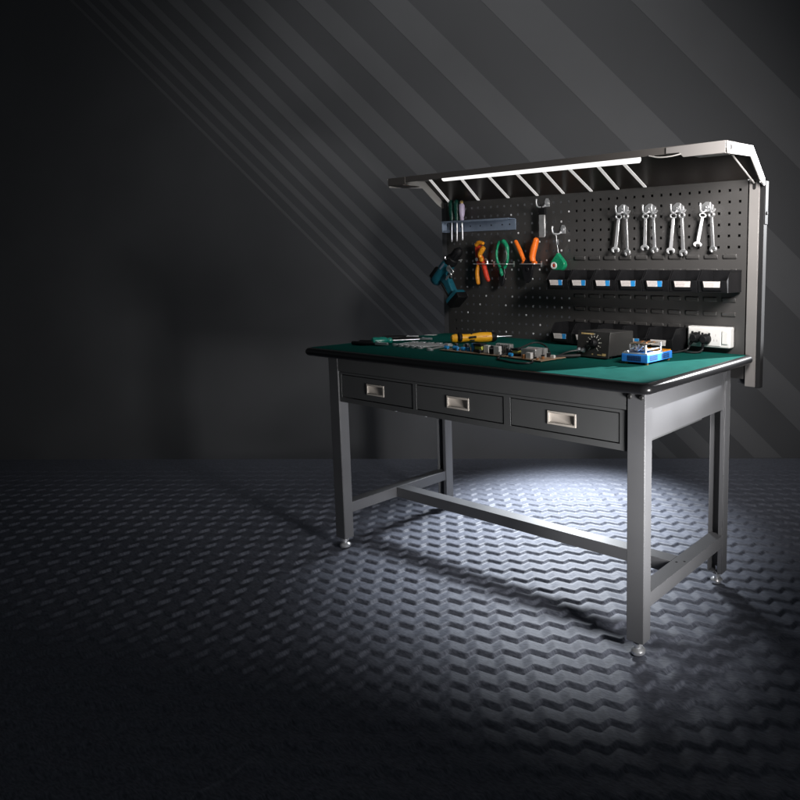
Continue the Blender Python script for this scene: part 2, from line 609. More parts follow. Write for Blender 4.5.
for (x0, x1), (hx, hw) in zip(DX, HXS):
    d = MB()
    yf = YF + 0.0015
    G = 0.0032
    zc, hz = 0.6490, 0.0205
    hwi, hzi = hw - 0.006, hz - 0.006
    # front with a real opening for the recessed pull
    d.box(x0 + G, hx - hwi, yf, yf + 0.002, ZD0 + G, ZD1 - G)
    d.box(hx + hwi, x1 - G, yf, yf + 0.002, ZD0 + G, ZD1 - G)
    d.box(hx - hwi, hx + hwi, yf, yf + 0.002, ZD0 + G, zc - hzi)
    d.box(hx - hwi, hx + hwi, yf, yf + 0.002, zc + hzi, ZD1 - G)
    d.box(x0 + G, x1 - G, 0.40, 0.402, ZD0 + G, ZD1 - G)
    d.box(x0 + G, x1 - G, yf + 0.002, 0.40, ZD0 + G, ZD0 + G + 0.0015)
    d.box(x0 + G, x0 + G + 0.0015, yf + 0.002, 0.40, ZD0 + G + 0.0015, ZD1 - G)
    d.box(x1 - G - 0.0015, x1 - G, yf + 0.002, 0.40, ZD0 + G + 0.0015, ZD1 - G)
    dr = d.build('drawer', 'drawer', bench)
    h = MB()
    # flat bezel
    y0, y1 = yf - 0.0022, yf - 0.0002
    h.box(hx - hw, hx - hwi, y0, y1, zc - hz, zc + hz)
    h.box(hx + hwi, hx + hw, y0, y1, zc - hz, zc + hz)
    h.box(hx - hwi, hx + hwi, y0, y1, zc + hzi, zc + hz)
    h.box(hx - hwi, hx + hwi, y0, y1, zc - hz, zc - hzi)
    h.use(1)
    # scooped cup: back wall leans in towards the top
    # shallow pressed cup whose back leans out a little at the foot
    A4 = [h._v((hx + sx * (hwi - 0.0005), y1, zc + sz * (hzi - 0.0005))) for sx, sz in ((-1, -1), (1, -1), (1, 1), (-1, 1))]
    B4 = [h._v((hx + sx * (hwi - (0.006 if sx < 0 else 0.012)), yf + (0.0020 if sz < 0 else 0.0040), zc + sz * (hzi - 0.003))) for sx, sz in ((-1, -1), (1, -1), (1, 1), (-1, 1))]
    h._f(B4)
    for k in range(4):
        h._f([A4[k], A4[(k + 1) % 4], B4[(k + 1) % 4], B4[k]])
    h.build('handle', ['nickel', 'nickel_in'], dr, 0.0006)
# small fixing tabs under the drawer case
for bx in (-0.335, -0.18):
    b = MB()
    b.cyl((bx, YF + 0.012, 0.5865), (bx, YF + 0.012, 0.581), 0.006, 0.004, 12)
    b.build('bolt', 'chrome', bench)

# posts
def post(x0, x1, xs1):
    b = MB()
    b.box(x0, x1, 0.742, 0.7445, 0.680, 1.386)
    b.box(x0, x0 + 0.0025, 0.7445, 0.778, 0.680, 1.386)
    b.box(x1 - 0.0025, x1, 0.7445, 0.778, 0.680, 1.386)
    b.use(1)
    b.box(x1, xs1, 0.7475, 0.778, 0.676, 1.374)
    return b
pr = post(0.7105, 0.7465, 0.7625).build('post', ['lip', 'rail'], bench, 0.0012)  # paler front and darker side carry light and shade in their colours
pl = post(-0.7655, -0.7365, -0.7365 + 0.0005).build('post', ['frame', 'rail'], bench, 0.0012)
# slot at the post top that takes the stay
b = MB()
b.prism([(0.728 + 0.006 * math.cos(t), 1.364 + (0.012 if math.sin(t) > 0 else -0.008) + 0.006 * math.sin(t)) for t in [2 * PI * k / 16 for k in range(16)]], 'y', 0.7412, 0.7416)
b.build('slot', 'hole', pr)
# mounting feet of the posts behind the worktop
for px in (0.7, -0.74):
    b = MB()
    b.box(px - 0.03, px + 0.03, 0.740 + 0.0385, 0.785, 0.68, 0.86)
    b.build('mounting_plate', 'frame', bench, 0.001)

# pegboard with real square holes on a 38 mm grid, and a field of pressed louvres
PX0, PX1, PZ0, PZ1 = -0.736, 0.7065, 0.705, 1.388
hx = [0.679 - 0.038 * k for k in range(38) if 0.679 - 0.038 * k > PX0 + 0.01]
hz = [1.353 - 0.0385 * j for j in range(15)]
HS = 0.0046
def is_hole(x, z):
    return x < -0.03 or z > 1.15
xl = sorted([PX0, PX1] + [x - HS for x in hx] + [x + HS for x in hx])
zl = sorted([PZ0, PZ1] + [z - HS for z in hz] + [z + HS for z in hz])
b = MB()
VV = {}
def gv(i, k):
    if (i, k) not in VV:
        VV[(i, k)] = b._v((xl[i], 0.7425, zl[k]))
    return VV[(i, k)]
for i in range(len(xl) - 1):
    for k in range(len(zl) - 1):
        cx, cz = (xl[i] + xl[i + 1]) / 2, (zl[k] + zl[k + 1]) / 2
        if xl[i + 1] - xl[i] < 0.0095 and zl[k + 1] - zl[k] < 0.0095 and is_hole(cx, cz):
            continue
        b._f([gv(i, k), gv(i + 1, k), gv(i + 1, k + 1), gv(i, k + 1)])
# folded top lip and side returns
b.box(PX0, PX1, 0.7440, 0.765, PZ1 - 0.0015, PZ1 + 0.0005)
peg = b.build('pegboard', 'peg', bench, smooth=False)
so = peg.modifiers.new('sheet', 'SOLIDIFY')
so.thickness = 0.0015
so.offset = 0
for z in (1.128, 1.078, 1.028, 0.978, 0.928, 0.878, 0.828):
    b = MB()
    for k in range(10):
        xc = 0.648 - 0.0705 * k
        if xc < -0.0:
            continue
        w_, hgt, dep = 0.0255, 0.0085, 0.0065
        # half-round pressing, open along its top
        pro = [(0.7417, z - hgt), (0.7415 - dep * 0.75, z - hgt * 0.75), (0.7415 - dep, z - hgt * 0.25), (0.7415 - dep, z + hgt), (0.7417, z + hgt)]
        b.prism(pro, 'x', xc - w_, xc + w_)
    b.build('louvre_row', 'peg', peg, 0.003, 3)
b = MB()
b.box(-0.03, 0.7102, 0.7580, 0.7592, PZ0, 1.384)
b.build('rim_light_blocker', 'core', bench)  # added sheet that blocks rim lamp light and keeps these holes dark
# added white dots standing in for light showing through some holes
plugs = [(-.472, 1.13), (-.357, 1.091), (-.201, 1.09), (-.242, 1.053), (-.398, 1.054), (-.469, 1.012), (-.51, .976), (-.354, .973), (-.2, .974),  # positions of the white dots that stand in for light in holes
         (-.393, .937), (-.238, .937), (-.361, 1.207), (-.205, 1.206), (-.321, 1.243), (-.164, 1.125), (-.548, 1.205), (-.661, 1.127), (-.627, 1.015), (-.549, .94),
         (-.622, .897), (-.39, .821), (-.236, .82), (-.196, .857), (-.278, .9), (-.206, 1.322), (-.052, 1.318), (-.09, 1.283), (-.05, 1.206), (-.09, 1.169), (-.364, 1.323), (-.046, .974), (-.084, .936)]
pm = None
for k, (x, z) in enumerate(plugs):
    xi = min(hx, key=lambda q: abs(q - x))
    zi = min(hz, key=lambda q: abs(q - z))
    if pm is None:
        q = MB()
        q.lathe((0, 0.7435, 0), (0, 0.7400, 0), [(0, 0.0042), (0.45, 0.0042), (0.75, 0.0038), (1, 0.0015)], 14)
        o = q.build('hole_light_dot', 'plug', peg)
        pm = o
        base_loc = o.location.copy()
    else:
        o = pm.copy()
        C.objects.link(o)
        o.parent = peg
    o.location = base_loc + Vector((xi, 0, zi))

# lamp canopy
KX0, KX1 = -0.752, 0.762
prof_out = [(0.745, 1.386), (0.631, 1.4745), (0.432, 1.461)]
b = MB()
# sheet: slanted back, nearly flat roof, folded lip in front
b.prism([(0.745, 1.389), (0.7425, 1.3875), (0.6305, 1.4725), (0.435, 1.4595), (0.435, 1.440), (0.4325, 1.440), (0.4325, 1.4625), (0.6315, 1.476)], 'x', KX0 + 0.003, KX1 - 0.003)
cano = b.build('canopy', ['canopy'], bench, 0.0008)
b = MB()
b.prism([(0.7415, 1.3865), (0.7400, 1.3855), (0.6295, 1.4695), (0.4375, 1.4570), (0.4370, 1.4585), (0.6303, 1.4715)], 'x', KX0 + 0.006, KX1 - 0.006)
b.build('lining', 'canopy_dark', cano)
def cheek(x0, x1):
    q = MB()
    q.prism([(0.745, 1.385), (0.631, 1.4748), (0.428, 1.4605), (0.437, 1.425), (0.618, 1.4395), (0.700, 1.378), (0.733, 1.360), (0.745, 1.362)], 'x', x0, x1)
    return q
ch = cheek(KX1 - 0.0025, KX1 + 0.002).build('end_bracket', 'bracket', cano, 0.001)
# (bolt heads of the bracket)
for by_, bz_ in ((0.452, 1.4455), (0.727, 1.369)):
    q = MB()
    q.lathe((KX1 + 0.001, by_, bz_), (KX1 + 0.005, by_, bz_), [(0, 0.0082), (0.7, 0.0082), (1, 0.006), (1, 0)], 20)
    q.build('bolt', 'steel', cano)
ch2 = cheek(KX0 - 0.001, KX0 + 0.0025).build('end_bracket', 'bracket', cano, 0.001)
# boxed-in lip ends, and a curl of the pull handle by the right end
q = MB()
q.prism([(0.560, 1.4600), (0.762 - 0.004, 1.4622), (0.762 - 0.004, 1.4265), (0.620, 1.4255), (0.605, 1.440), (0.560, 1.441)], 'y', 0.4290, 0.4320)
q.box(0.655, 0.757, 0.4322, 0.470, 1.4255, 1.4285)
q.build('lip_box', 'lip', cano, 0.0008)
q = MB()
q.tube([(0.50, 0.430, 1.440), (0.535, 0.426, 1.432), (0.575, 0.426, 1.431), (0.612, 0.430, 1.436)], 0.0022, 8)
q.build('pull_handle', 'bracket', cano)
q = MB()
q.box(KX0 + 0.003, -0.645, 0.4290, 0.4320, 1.432, 1.4618)
q.box(KX0 + 0.003, -0.660, 0.4322, 0.520, 1.4300, 1.4330)
q.build('lip_box', 'canopy', cano, 0.0008)
# stay rod
q = MB()
q.tube([(0.733, 0.525, 1.447), (0.731, 0.56, 1.432), (0.729, 0.735, 1.372)], 0.0032, 10)
q.build('stay_rod', 'bracket', cano)
# hinge plate on the post
q = MB()
q.box(0.7628, 0.7652, 0.7505, 0.777, 1.235, 1.378)
q.lathe((0.765, 0.764, 1.272), (0.769, 0.764, 1.272), [(0, 0.006), (0.6, 0.006), (1, 0.004)], 16)
q.build('hinge_plate', 'rail', pr, 0.0006)
# fluorescent tube and diagonal white strips behind it, tube light on them added as glow
q = MB()
q.lathe((-0.465, 0.470, 1.4465), (0.4435, 0.470, 1.4405), [(0, 0.0), (0, 0.008), (0.004, 0.0118), (0.996, 0.0118), (1, 0.008), (1, 0.0)], 20, caps=False)
q.build('lamp_tube', 'tube', cano)
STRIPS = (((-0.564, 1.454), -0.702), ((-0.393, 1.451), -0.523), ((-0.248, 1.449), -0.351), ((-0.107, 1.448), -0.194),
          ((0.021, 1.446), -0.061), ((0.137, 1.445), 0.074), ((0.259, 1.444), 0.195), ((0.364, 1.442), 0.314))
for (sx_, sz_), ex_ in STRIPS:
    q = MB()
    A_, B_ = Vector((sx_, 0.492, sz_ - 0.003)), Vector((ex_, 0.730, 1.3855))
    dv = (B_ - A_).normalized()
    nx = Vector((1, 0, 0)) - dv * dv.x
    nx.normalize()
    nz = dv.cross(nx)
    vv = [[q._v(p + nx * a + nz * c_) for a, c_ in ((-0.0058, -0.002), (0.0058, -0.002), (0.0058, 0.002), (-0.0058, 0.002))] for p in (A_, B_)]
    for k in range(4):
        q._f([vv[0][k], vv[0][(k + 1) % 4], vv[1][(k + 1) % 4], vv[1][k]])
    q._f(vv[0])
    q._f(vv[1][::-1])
    q.build('glow_strip', 'strip', cano)

# ------------------------------------------------------------------ THINGS ON THE PEGBOARD
YB = 0.741                       # face of the pegboard

# -- storage bins
def make_bin():
    t = thing('storage_bin', '', 'bin')
    W, Dp, H, K = 0.0525, 0.124, 0.076, 0.0028
    side = [(0, 0.0), (0, H), (-0.092, H + 0.001), (-0.117, 0.046), (-Dp, 0.040), (-Dp + 0.006, 0.0)]
    b = MB()
    b.prism(side, 'x', -W, -W + K)
    b.prism(side, 'x', W - K, W)
    b.box(-W + K, W - K, -K, 0, 0.0, H - 0.001)
    b.box(-W + K, W - K, -Dp + 0.010, -K, 0.0006, 0.0034)
    b.prism([(-Dp + 0.0062, 0.0008), (-Dp + 0.0006, 0.039), (-Dp + 0.0030, 0.0402), (-Dp + 0.0090, 0.0008)], 'x', -W + K, W - K)
    # rolled rims and hanging lip
    b.box(-W - 0.0012, -W, -0.090, -0.001, H - 0.006, H - 0.0005)
    b.box(W, W + 0.0012, -0.090, -0.001, H - 0.006, H - 0.0005)
    b.box(-W + 0.006, W - 0.006, 0.0002, 0.003, H - 0.012, H - 0.002)
    b.build('tray', 'black', t, 0.0008)
    # label holder and card on the front lip
    f = MB()
    f.prism([(-0.0335, 0.0085), (-0.0375, 0.0405), (0.0375, 0.0405), (0.0335, 0.0085)], 'y', 0.0, 0.0018)
    slope = Matrix.Translation((0, -Dp + 0.0018, 0)) @ Matrix.Rotation(0.145, 4, 'X')
    f.xf(slope)
    f.build('label_holder', 'black', t)
    c = MB()
    c.prism([(-0.0280, 0.0185), (-0.0310, 0.0385), (0.0310, 0.0385), (0.0280, 0.0185)], 'y', -0.0011, -0.0003)
    c.use(1)
    for r_ in range(4):
        z = 0.0215 + 0.0040 * r_
        c.box(-0.026 + 0.001 * r_, 0.006 + 0.002 * ((r_ * 7) % 3), -0.0014, -0.0012, z, z + 0.0009)
    c.xf(slope)
    cc = c.build('label_card', ['card', 'ink'], t)
    e = MB()
    e.prism([(0.0118, 0.0186), (0.0118, 0.0384), (0.0308, 0.0384), (0.0279, 0.0186)], 'y', -0.0015, -0.0012)
    e.xf(slope)
    e.build('blue_end', 'cardblue', cc)
    return t
bin0 = make_bin()
BINS = []
top = ['black bin in the upper row, first from the left, below the green pendant tape', 'black bin in the upper row, second from the left, blue-ended card',
       'black bin in the upper row, third from the left, blue-ended card', 'black bin in the upper row, middle of the seven, blue-ended card',
       'black bin in the upper row, last from the left with a blue-ended card', 'black bin in the upper row with all-white card, left of the end bin',
       'black bin with white card at right end of upper row, beside the post']
low = ['black bin at left end of lower row, left of the soldering station', 'black bin in lower row, behind left side of the soldering station',
       'black bin in lower row, behind right side of the soldering station', 'black bin in lower row behind the blue preheater, blue-ended card',
       'black bin with white card at right end of lower row, beside the socket']
for k, lb in enumerate(top):
    BINS.append((-0.007 + 0.1081 * k, 1.0065, lb, k < 5))
for k, lb in enumerate(low):
    BINS.append((0.010 + 0.1081 * k, 0.8005, lb, k < 4))
for k, (x, z, lb, blue) in enumerate(BINS):
    if k == 0:
        bin0.location = (x, YB - 0.0075, z)
        bin0['label'] = lb
        t = bin0
    else:
        t = dup(bin0, (x, YB - 0.0075, z), lb)
    t['group'] = 'black storage bins on the pegboard'
    if not blue:
        for ch in t.children:
            if ch.name.startswith('label_card'):
                for g_ in list(ch.children):
                    bpy.data.objects.remove(g_)

# -- wrench hooks and wrenches
def hook_bm(prongs=(-0.006, 0.030), reach=0.046, w2=0.0235):
    b = MB()
    b.prism([(-w2, -0.012), (w2, -0.012), (w2, 0.010), (0.006, 0.022), (-0.006, 0.022), (-w2, 0.010)], 'y', -0.0035, -0.0008)
    for px in prongs:
        b.tube([(px, -0.002, -0.004), (px, -0.012, -0.012), (px, -reach * 0.55, -0.015), (px, -reach * 0.9, -0.012), (px, -reach, 0.003), (px, -reach + 0.001, 0.010)], 0.0036, 10)
        b.ball((px, -reach + 0.001, 0.012), 0.0046, n=12)
    b.ring((0, 0.004), 'y', 0.003, 0.006, -0.0062, -0.0030, 16)
    return b
hk = hook_bm().build('double_hook', 'chrome', None, 0.0006)
HK = ((0.214, 1.307, 'chrome double hook holding the leftmost pair of wrenches'), (0.330, 1.303, 'chrome double hook holding the second pair of wrenches from the left'),
      (0.445, 1.300, 'chrome double hook holding the third pair of wrenches from the left'), (0.559, 1.297, 'chrome double hook holding the rightmost pair of wrenches'))
for k, (x, z, lb) in enumerate(HK):
    o = hk if k == 0 else hk.copy()
    if k:
        C.objects.link(o)
    o.location = (x, YB, z)
    tag(o, lb, 'hook', 'chrome wrench hooks')

def wrench_bm(L=0.135, s=1.0):
    # hangs from the ring end at the origin, shaft runs down -z; thickness along y
    b = MB()
    r1, r0 = 0.0105 * s, 0.0062 * s
    b.ring((0, 0), 'y', r0, r1, -0.0042, 0.0042, 18)
    zb = -L + 0.012 * s
    b.prism([(-0.0042 * s, -r1 + 0.0016), (0.0042 * s, -r1 + 0.0016), (0.0052 * s, zb + 0.004), (-0.0052 * s, zb + 0.004)], 'y', -0.0026, 0.0026)
    # open jaw, tilted 15 degrees
    R = 0.0125 * s
    jaw = []
    for k in range(0, 15):
        a = math.radians(125 - 250 * k / 14 + 90 + 0)
        jaw.append((R * math.cos(math.radians(-52 + 284 * k / 14)), R * math.sin(math.radians(-52 + 284 * k / 14))))
    jaw += [(-0.0052 * s, -0.0098 * s), (-0.0052 * s, 0.0005 * s), (0, 0.003 * s), (0.0052 * s, 0.0005 * s), (0.0052 * s, -0.0098 * s)]
    t = math.radians(15)
    jaw = [(x * math.cos(t) - z * math.sin(t), x * math.sin(t) + z * math.cos(t) + zb - 0.004) for x, z in jaw]
    b.prism(jaw, 'y', -0.0036, 0.0036)
    return b
wr = wrench_bm().build('wrench', 'chrome', None, 0.0012)
WR = []
for k, (x, z, lb) in enumerate(HK):
    nm = ('leftmost', 'second', 'third', 'rightmost')[k]
    for s_ in (-1, 1):
        WR.append((x + 0.012 + 0.018 * s_, z - 0.0265, k, s_, nm))
LEN = {(0, -1): 0.98, (0, 1): 1.06, (1, -1): 0.90, (1, 1): 0.97, (2, -1): 0.98, (2, 1): 1.04, (3, -1): 0.80, (3, 1): 0.93}
for n_, (x, z, k, s_, nm) in enumerate(WR):
    o = wr if n_ == 0 else wr.copy()
    if n_:
        C.objects.link(o)
    o.location = (x, YB - 0.024 - 0.006 * (n_ % 2), z + 0.001)
    o.rotation_euler = (0.04 + 0.03 * (n_ % 3), (0.11, 0.02, 0.05, -0.03, 0.08, 0.0, 0.16, -0.02)[n_] - 0.0, (0.35, -0.3, 0.2, -0.2, 0.4, -0.1, 0.5, -0.35)[n_])
    o.scale = (1.28, 1.1, LEN[(k, s_)])
    side = 'left' if s_ < 0 else 'right'
    tag(o, 'chrome wrench hanging on the ' + side + ' prong of the ' + (nm + ' hook' if nm in ('leftmost', 'rightmost') else nm + ' hook from the left'), 'wrench', 'chrome wrenches on the hooks')

# -- white socket block with two plugs
so_ = thing('socket_block', 'white socket block on the pegboard beside the lower right bin', 'socket', (0.59, YB, 0.812))
b = MB()
b.box(0.507, 0.670, YB - 0.036, YB - 0.0008, 0.812, 0.885)
b.build('housing', 'white', so_, 0.005, 3)
b = MB()
b.box(0.513, 0.634, YB - 0.0385, YB - 0.0355, 0.819, 0.878)
b.use(1)
for sx in (0.544, 0.581, 0.616):
    for dx, dz, a in ((-0.006, -0.008, 0.5), (0.006, -0.008, -0.5), (0, 0.010, 0)):
        b.box(sx + dx - 0.001, sx + dx + 0.001, YB - 0.0388, YB - 0.0384, 0.846 + dz - 0.004, 0.846 + dz + 0.004)
b.build('face_plate', ['white', 'ink'], so_, 0.0008)
b = MB()
b.box(0.640, 0.662, YB - 0.0405, YB - 0.0358, 0.826, 0.872)
b.build('switch', 'white', so_, 0.002)

def plug(x, z, ang, label, cord):
    t = thing('power_plug', label, 'plug', (x, YB - 0.045, z), 'black power plugs in the white socket')
    b = MB()
    y0 = YB - 0.0392
    b.lathe((x, y0, z), (x, y0 - 0.036, z), [(0, 0.0175), (0.25, 0.0195), (0.55, 0.0185), (0.75, 0.0145), (1.0, 0.0125), (1.0, 0)], 20)
    dx, dz = math.sin(ang), -math.cos(ang)
    b.tube([(x, y0 - 0.022, z), (x + dx * 0.014, y0 - 0.024, z + dz * 0.014), (x + dx * 0.030, y0 - 0.026, z + dz * 0.030)], [0.009, 0.0075, 0.0045], 10)
    for s in (-1, 1):
        b.box(x + s * 0.013 - 0.003, x + s * 0.013 + 0.003, y0 - 0.014, y0 - 0.006, z + 0.012, z + 0.022)
    b.build('plug_body', 'black', t, 0.0012)
    c = MB()
    c.tube([(x + dx * 0.028, y0 - 0.026, z + dz * 0.028)] + cord, 0.0034, 8, 8)
    c.build('cord', 'cable', t)
plug(0.546, 0.846, -0.55, 'black plug in the left outlet of the white socket', [(0.525, 0.672, 0.805), (0.515, 0.640, 0.7995), (0.50, 0.59, 0.7985), (0.50, 0.545, 0.7985), (0.535, 0.49, 0.7985), (0.540, 0.470, 0.806)])
plug(0.584, 0.842, -0.15, 'black plug in the middle outlet of the white socket', [(0.580, 0.676, 0.806), (0.573, 0.660, 0.7985), (0.545, 0.640, 0.7985), (0.50, 0.66, 0.7985), (0.46, 0.665, 0.7985), (0.43, 0.60, 0.7985), (0.40, 0.545, 0.803)])

# -- screwdriver rack and three screwdrivers
rk = thing('screwdriver_rack', 'blue-grey perforated metal rack on the upper left of the pegboard', 'tool rack', (-0.52, YB, 1.25))
b = MB()
X0, X1 = -0.712, -0.318
b.box(X0 + 0.03, X1, YB - 0.005, YB - 0.0015, 1.252, 1.2965)
b.use(1)
for x in (-0.64, -0.58, -0.52, -0.455, -0.392, -0.35):
    b.cyl((x, YB - 0.0049, 1.275), (x, YB - 0.0056, 1.275), 0.0035, n=12)
b.build('back_plate', ['rack', 'hole'], rk, 0.0006)
b = MB()
n = 20
pitch = (X1 - X0) / n
b.box(X0, X1, YB - 0.016, YB - 0.0052, 1.2965, 1.2985)
b.box(X0, X1, YB - 0.052, YB - 0.046, 1.2965, 1.2985)
for k in range(n + 1):
    x = X0 + pitch * k
    b.box(max(X0, x - pitch * 0.22), min(X1, x + pitch * 0.22), YB - 0.046, YB - 0.016, 1.2965, 1.2985)
b.box(X0, X1, YB - 0.052, YB - 0.050, 1.2905, 1.2965)
b.build('shelf', 'rack', rk, 0.0004)
b = MB()
b.box(X0, X0 + 0.002, YB - 0.050, YB - 0.0052, 1.250, 1.2964)
b.tube([(X0 + 0.002, YB - 0.0485, 1.2545), (X0 + 0.06, YB - 0.0485, 1.2545)], 0.0016, 8)
b.build('end_plate', 'rack', rk)
SD = [(-0.6685, 'dgreen', 1.392, 1.207, 'dark green screwdriver, leftmost of the three in the rack', 0.0150),
      (-0.6365, 'dgreen', 1.392, 1.208, 'dark green screwdriver, middle of the three in the rack', 0.0150),
      (-0.6050, 'lilac', 1.376, 1.213, 'lilac-handled screwdriver with brass cap in the rack', 0.0135)]
for x, mt, zt, zb, lb, r in SD:
    t = thing('screwdriver', lb, 'screwdriver', (x, YB - 0.031, zb), 'screwdrivers in the rack')
    y = YB - 0.031
    b = MB()
    b.lathe((x, y, 1.299), (x, y, zt), [(0, 0.0), (0, r * 0.62), (0.10, r * 0.72), (0.17, r * 0.62), (0.30, r * 0.86), (0.55, r), (0.85, r * 0.96), (0.95, r * 0.72), (1, r * 0.3), (1, 0)], 12, caps=False)
    b.build('handle', mt, t)
    b = MB()
    b.lathe((x, y, 1.301), (x - 0.003 + 0.004 * (x > -0.62), y, zb), [(0, 0.0040), (0.86, 0.0040), (0.93, 0.0046), (1, 0.0022)], 12)
    b.build('shaft', 'steel', t)
    if mt == 'lilac':
        b = MB()
        b.lathe((x, y, zt - 0.004), (x, y, zt + 0.010), [(0, 0.008), (0.6, 0.008), (1, 0.005), (1, 0)], 12)
        b.build('cap', 'gold', t)

# -- small hooks with a silver bar and a green tape
single = hook_bm(prongs=(-0.012,), reach=0.058, w2=0.0125).build('single_hook', 'chrome', None, 0.0006)
single.location = (-0.150, YB, 1.350)
tag(single, 'chrome hook holding the silver bar with a black grip', 'hook', 'single chrome hooks')
s2 = single.copy()
C.objects.link(s2)
s2.location = (-0.070, YB, 1.240)
s2['label'] = 'chrome hook holding the green pendant tape on a cord'
t = thing('feeler_gauge', 'silver bar with black top hanging from a hook, centre of the pegboard', 'gauge', (-0.155, YB - 0.02, 1.21))
b = MB()
b.prism([(-0.1715, 1.332), (-0.1385, 1.332), (-0.1385, 1.304), (-0.1715, 1.304)], 'y', YB - 0.034, YB - 0.022)
b.ring((-0.1620, 1.3375), 'y', 0.0045, 0.0075, YB - 0.031, YB - 0.027, 16)
b.build('grip', 'black', t, 0.0012)
b = MB()
for k in range(4):
    b.box(-0.1685 + 0.0005 * k, -0.1410 - 0.0004 * k, YB - 0.0332 + 0.0026 * k, YB - 0.0312 + 0.0026 * k, 1.214 + 0.002 * k, 1.3042)
b.build('blade', 'alu', t, 0.0005)

t = thing('pendant_tape', 'green teardrop tape on a thin cord above the upper bins', 'tape', (-0.075, YB - 0.02, 1.08))
b = MB()
pts = [(0.0, 0.046)] + [(0.036 * math.cos(math.radians(a)), 0.028 * math.sin(math.radians(a)) - 0.002) for a in range(40, -221, -20)]
b.prism([(-0.078 + x, 1.105 + z) for x, z in pts], 'y', YB - 0.034, YB - 0.012)
b.build('case', 'green', t, 0.003, 3)
b = MB()
b.ring((-0.092, 1.100), 'y', 0.008, 0.0145, YB - 0.0385, YB - 0.0342, 20)
b.build('dial', 'white', t, 0.0008)
b = MB()
b.ball((-0.092, YB - 0.0352, 1.100), 0.0068, 0.003, 0.0068)
b.build('button', 'red', t)
b = MB()
b.tube([(-0.082, YB - 0.034, 1.2285), (-0.080, YB - 0.030, 1.19), (-0.078, YB - 0.023, 1.150)], 0.0013, 6)
b.box(-0.0845, -0.0725, YB - 0.031, YB - 0.028, 1.182, 1.204)
b.build('cord', 'steel', t)

# -- wire loops that carry the pliers
def loop_bm(hw=0.040, out=0.050):
    b = MB()
    b.tube([(-hw, -0.001, 0.0), (-hw, -out * 0.7, 0.0), (-hw * 0.8, -out, 0), (hw * 0.8, -out, 0), (hw, -out * 0.7, 0), (hw, -0.001, 0)], 0.0019, 8, 5)
    b.box(-hw - 0.004, -hw + 0.004, -0.0025, -0.0006, -0.012, 0.012)
    b.box(hw - 0.004, hw + 0.004, -0.0025, -0.0006, -0.012, 0.012)
    return b
lp = loop_bm().build('tool_loop', 'chrome')
LO = ((-0.487, 1.1085, 'chrome wire loop holding the red and amber cutter'), (-0.373, 1.1075, 'chrome wire loop holding the green cutters'), (-0.224, 1.1070, 'chrome wire loop holding the orange-handled pliers'))
for k, (x, z, lb) in enumerate(LO):
    o = lp if k == 0 else lp.copy()
    if k:
        C.objects.link(o)
    o.location = (x, YB, z)
    tag(o, lb, 'tool holder', 'wire loops for the pliers')

# -- red and amber ratchet cutter (head up, handles down)
t = thing('pipe_cutter', 'ratchet cutter with red and amber body hanging in a wire loop', 'cutter', (-0.49, YB - 0.026, 1.02))
yc = YB - 0.026
b = MB()
b.prism([(-0.530, 1.180), (-0.523, 1.193), (-0.509, 1.198), (-0.500, 1.190), (-0.507, 1.168), (-0.499, 1.150), (-0.487, 1.135), (-0.477, 1.112), (-0.470, 1.098), (-0.487, 1.092), (-0.500, 1.104), (-0.515, 1.100), (-0.523, 1.115), (-0.527, 1.145)], 'y', yc - 0.008, yc + 0.008)
b.build('body', 'red', t, 0.004, 3)
b = MB()
b.tube([(-0.519, yc - 0.010, 1.190), (-0.500, yc - 0.011, 1.200), (-0.474, yc - 0.011, 1.197)], [0.009, 0.010, 0.007], 10)
b.tube([(-0.471, yc - 0.011, 1.180), (-0.480, yc - 0.012, 1.170), (-0.495, yc - 0.012, 1.150), (-0.491, yc - 0.012, 1.134)], [0.009, 0.012, 0.011, 0.008], 10)
b.ball((-0.487, yc - 0.012, 1.128), 0.012, 0.009, 0.012)
b.build('jaw', 'amber', t)
b = MB()
b.lathe((-0.5165, yc - 0.009, 1.128), (-0.5165, yc - 0.0135, 1.128), [(0, 0.0082), (0.6, 0.0082), (1, 0.006), (1, 0.003)], 16)
b.tube([(-0.470, yc - 0.004, 1.130), (-0.459, yc - 0.006, 1.122), (-0.456, yc - 0.006, 1.105)], 0.004, 8)
b.build('pivot', 'steel', t)
b = MB()
b.tube([(-0.515, yc, 1.105), (-0.522, yc - 0.002, 1.075), (-0.521, yc - 0.002, 1.045), (-0.519, yc - 0.001, 1.026)], [0.009, 0.0098, 0.0105, 0.009], 12)
b.ball((-0.519, yc - 0.001, 1.0265), 0.0090)
b.build('handle', 'amber', t)
b = MB()
b.tube([(-0.485, yc - 0.003, 1.115), (-0.474, yc - 0.005, 1.085), (-0.463, yc - 0.006, 1.055), (-0.455, yc - 0.006, 1.040)], [0.010, 0.0110, 0.0112, 0.0095], 12)
b.ball((-0.455, yc - 0.006, 1.040), 0.0095)
b.build('handle', 'red', t)

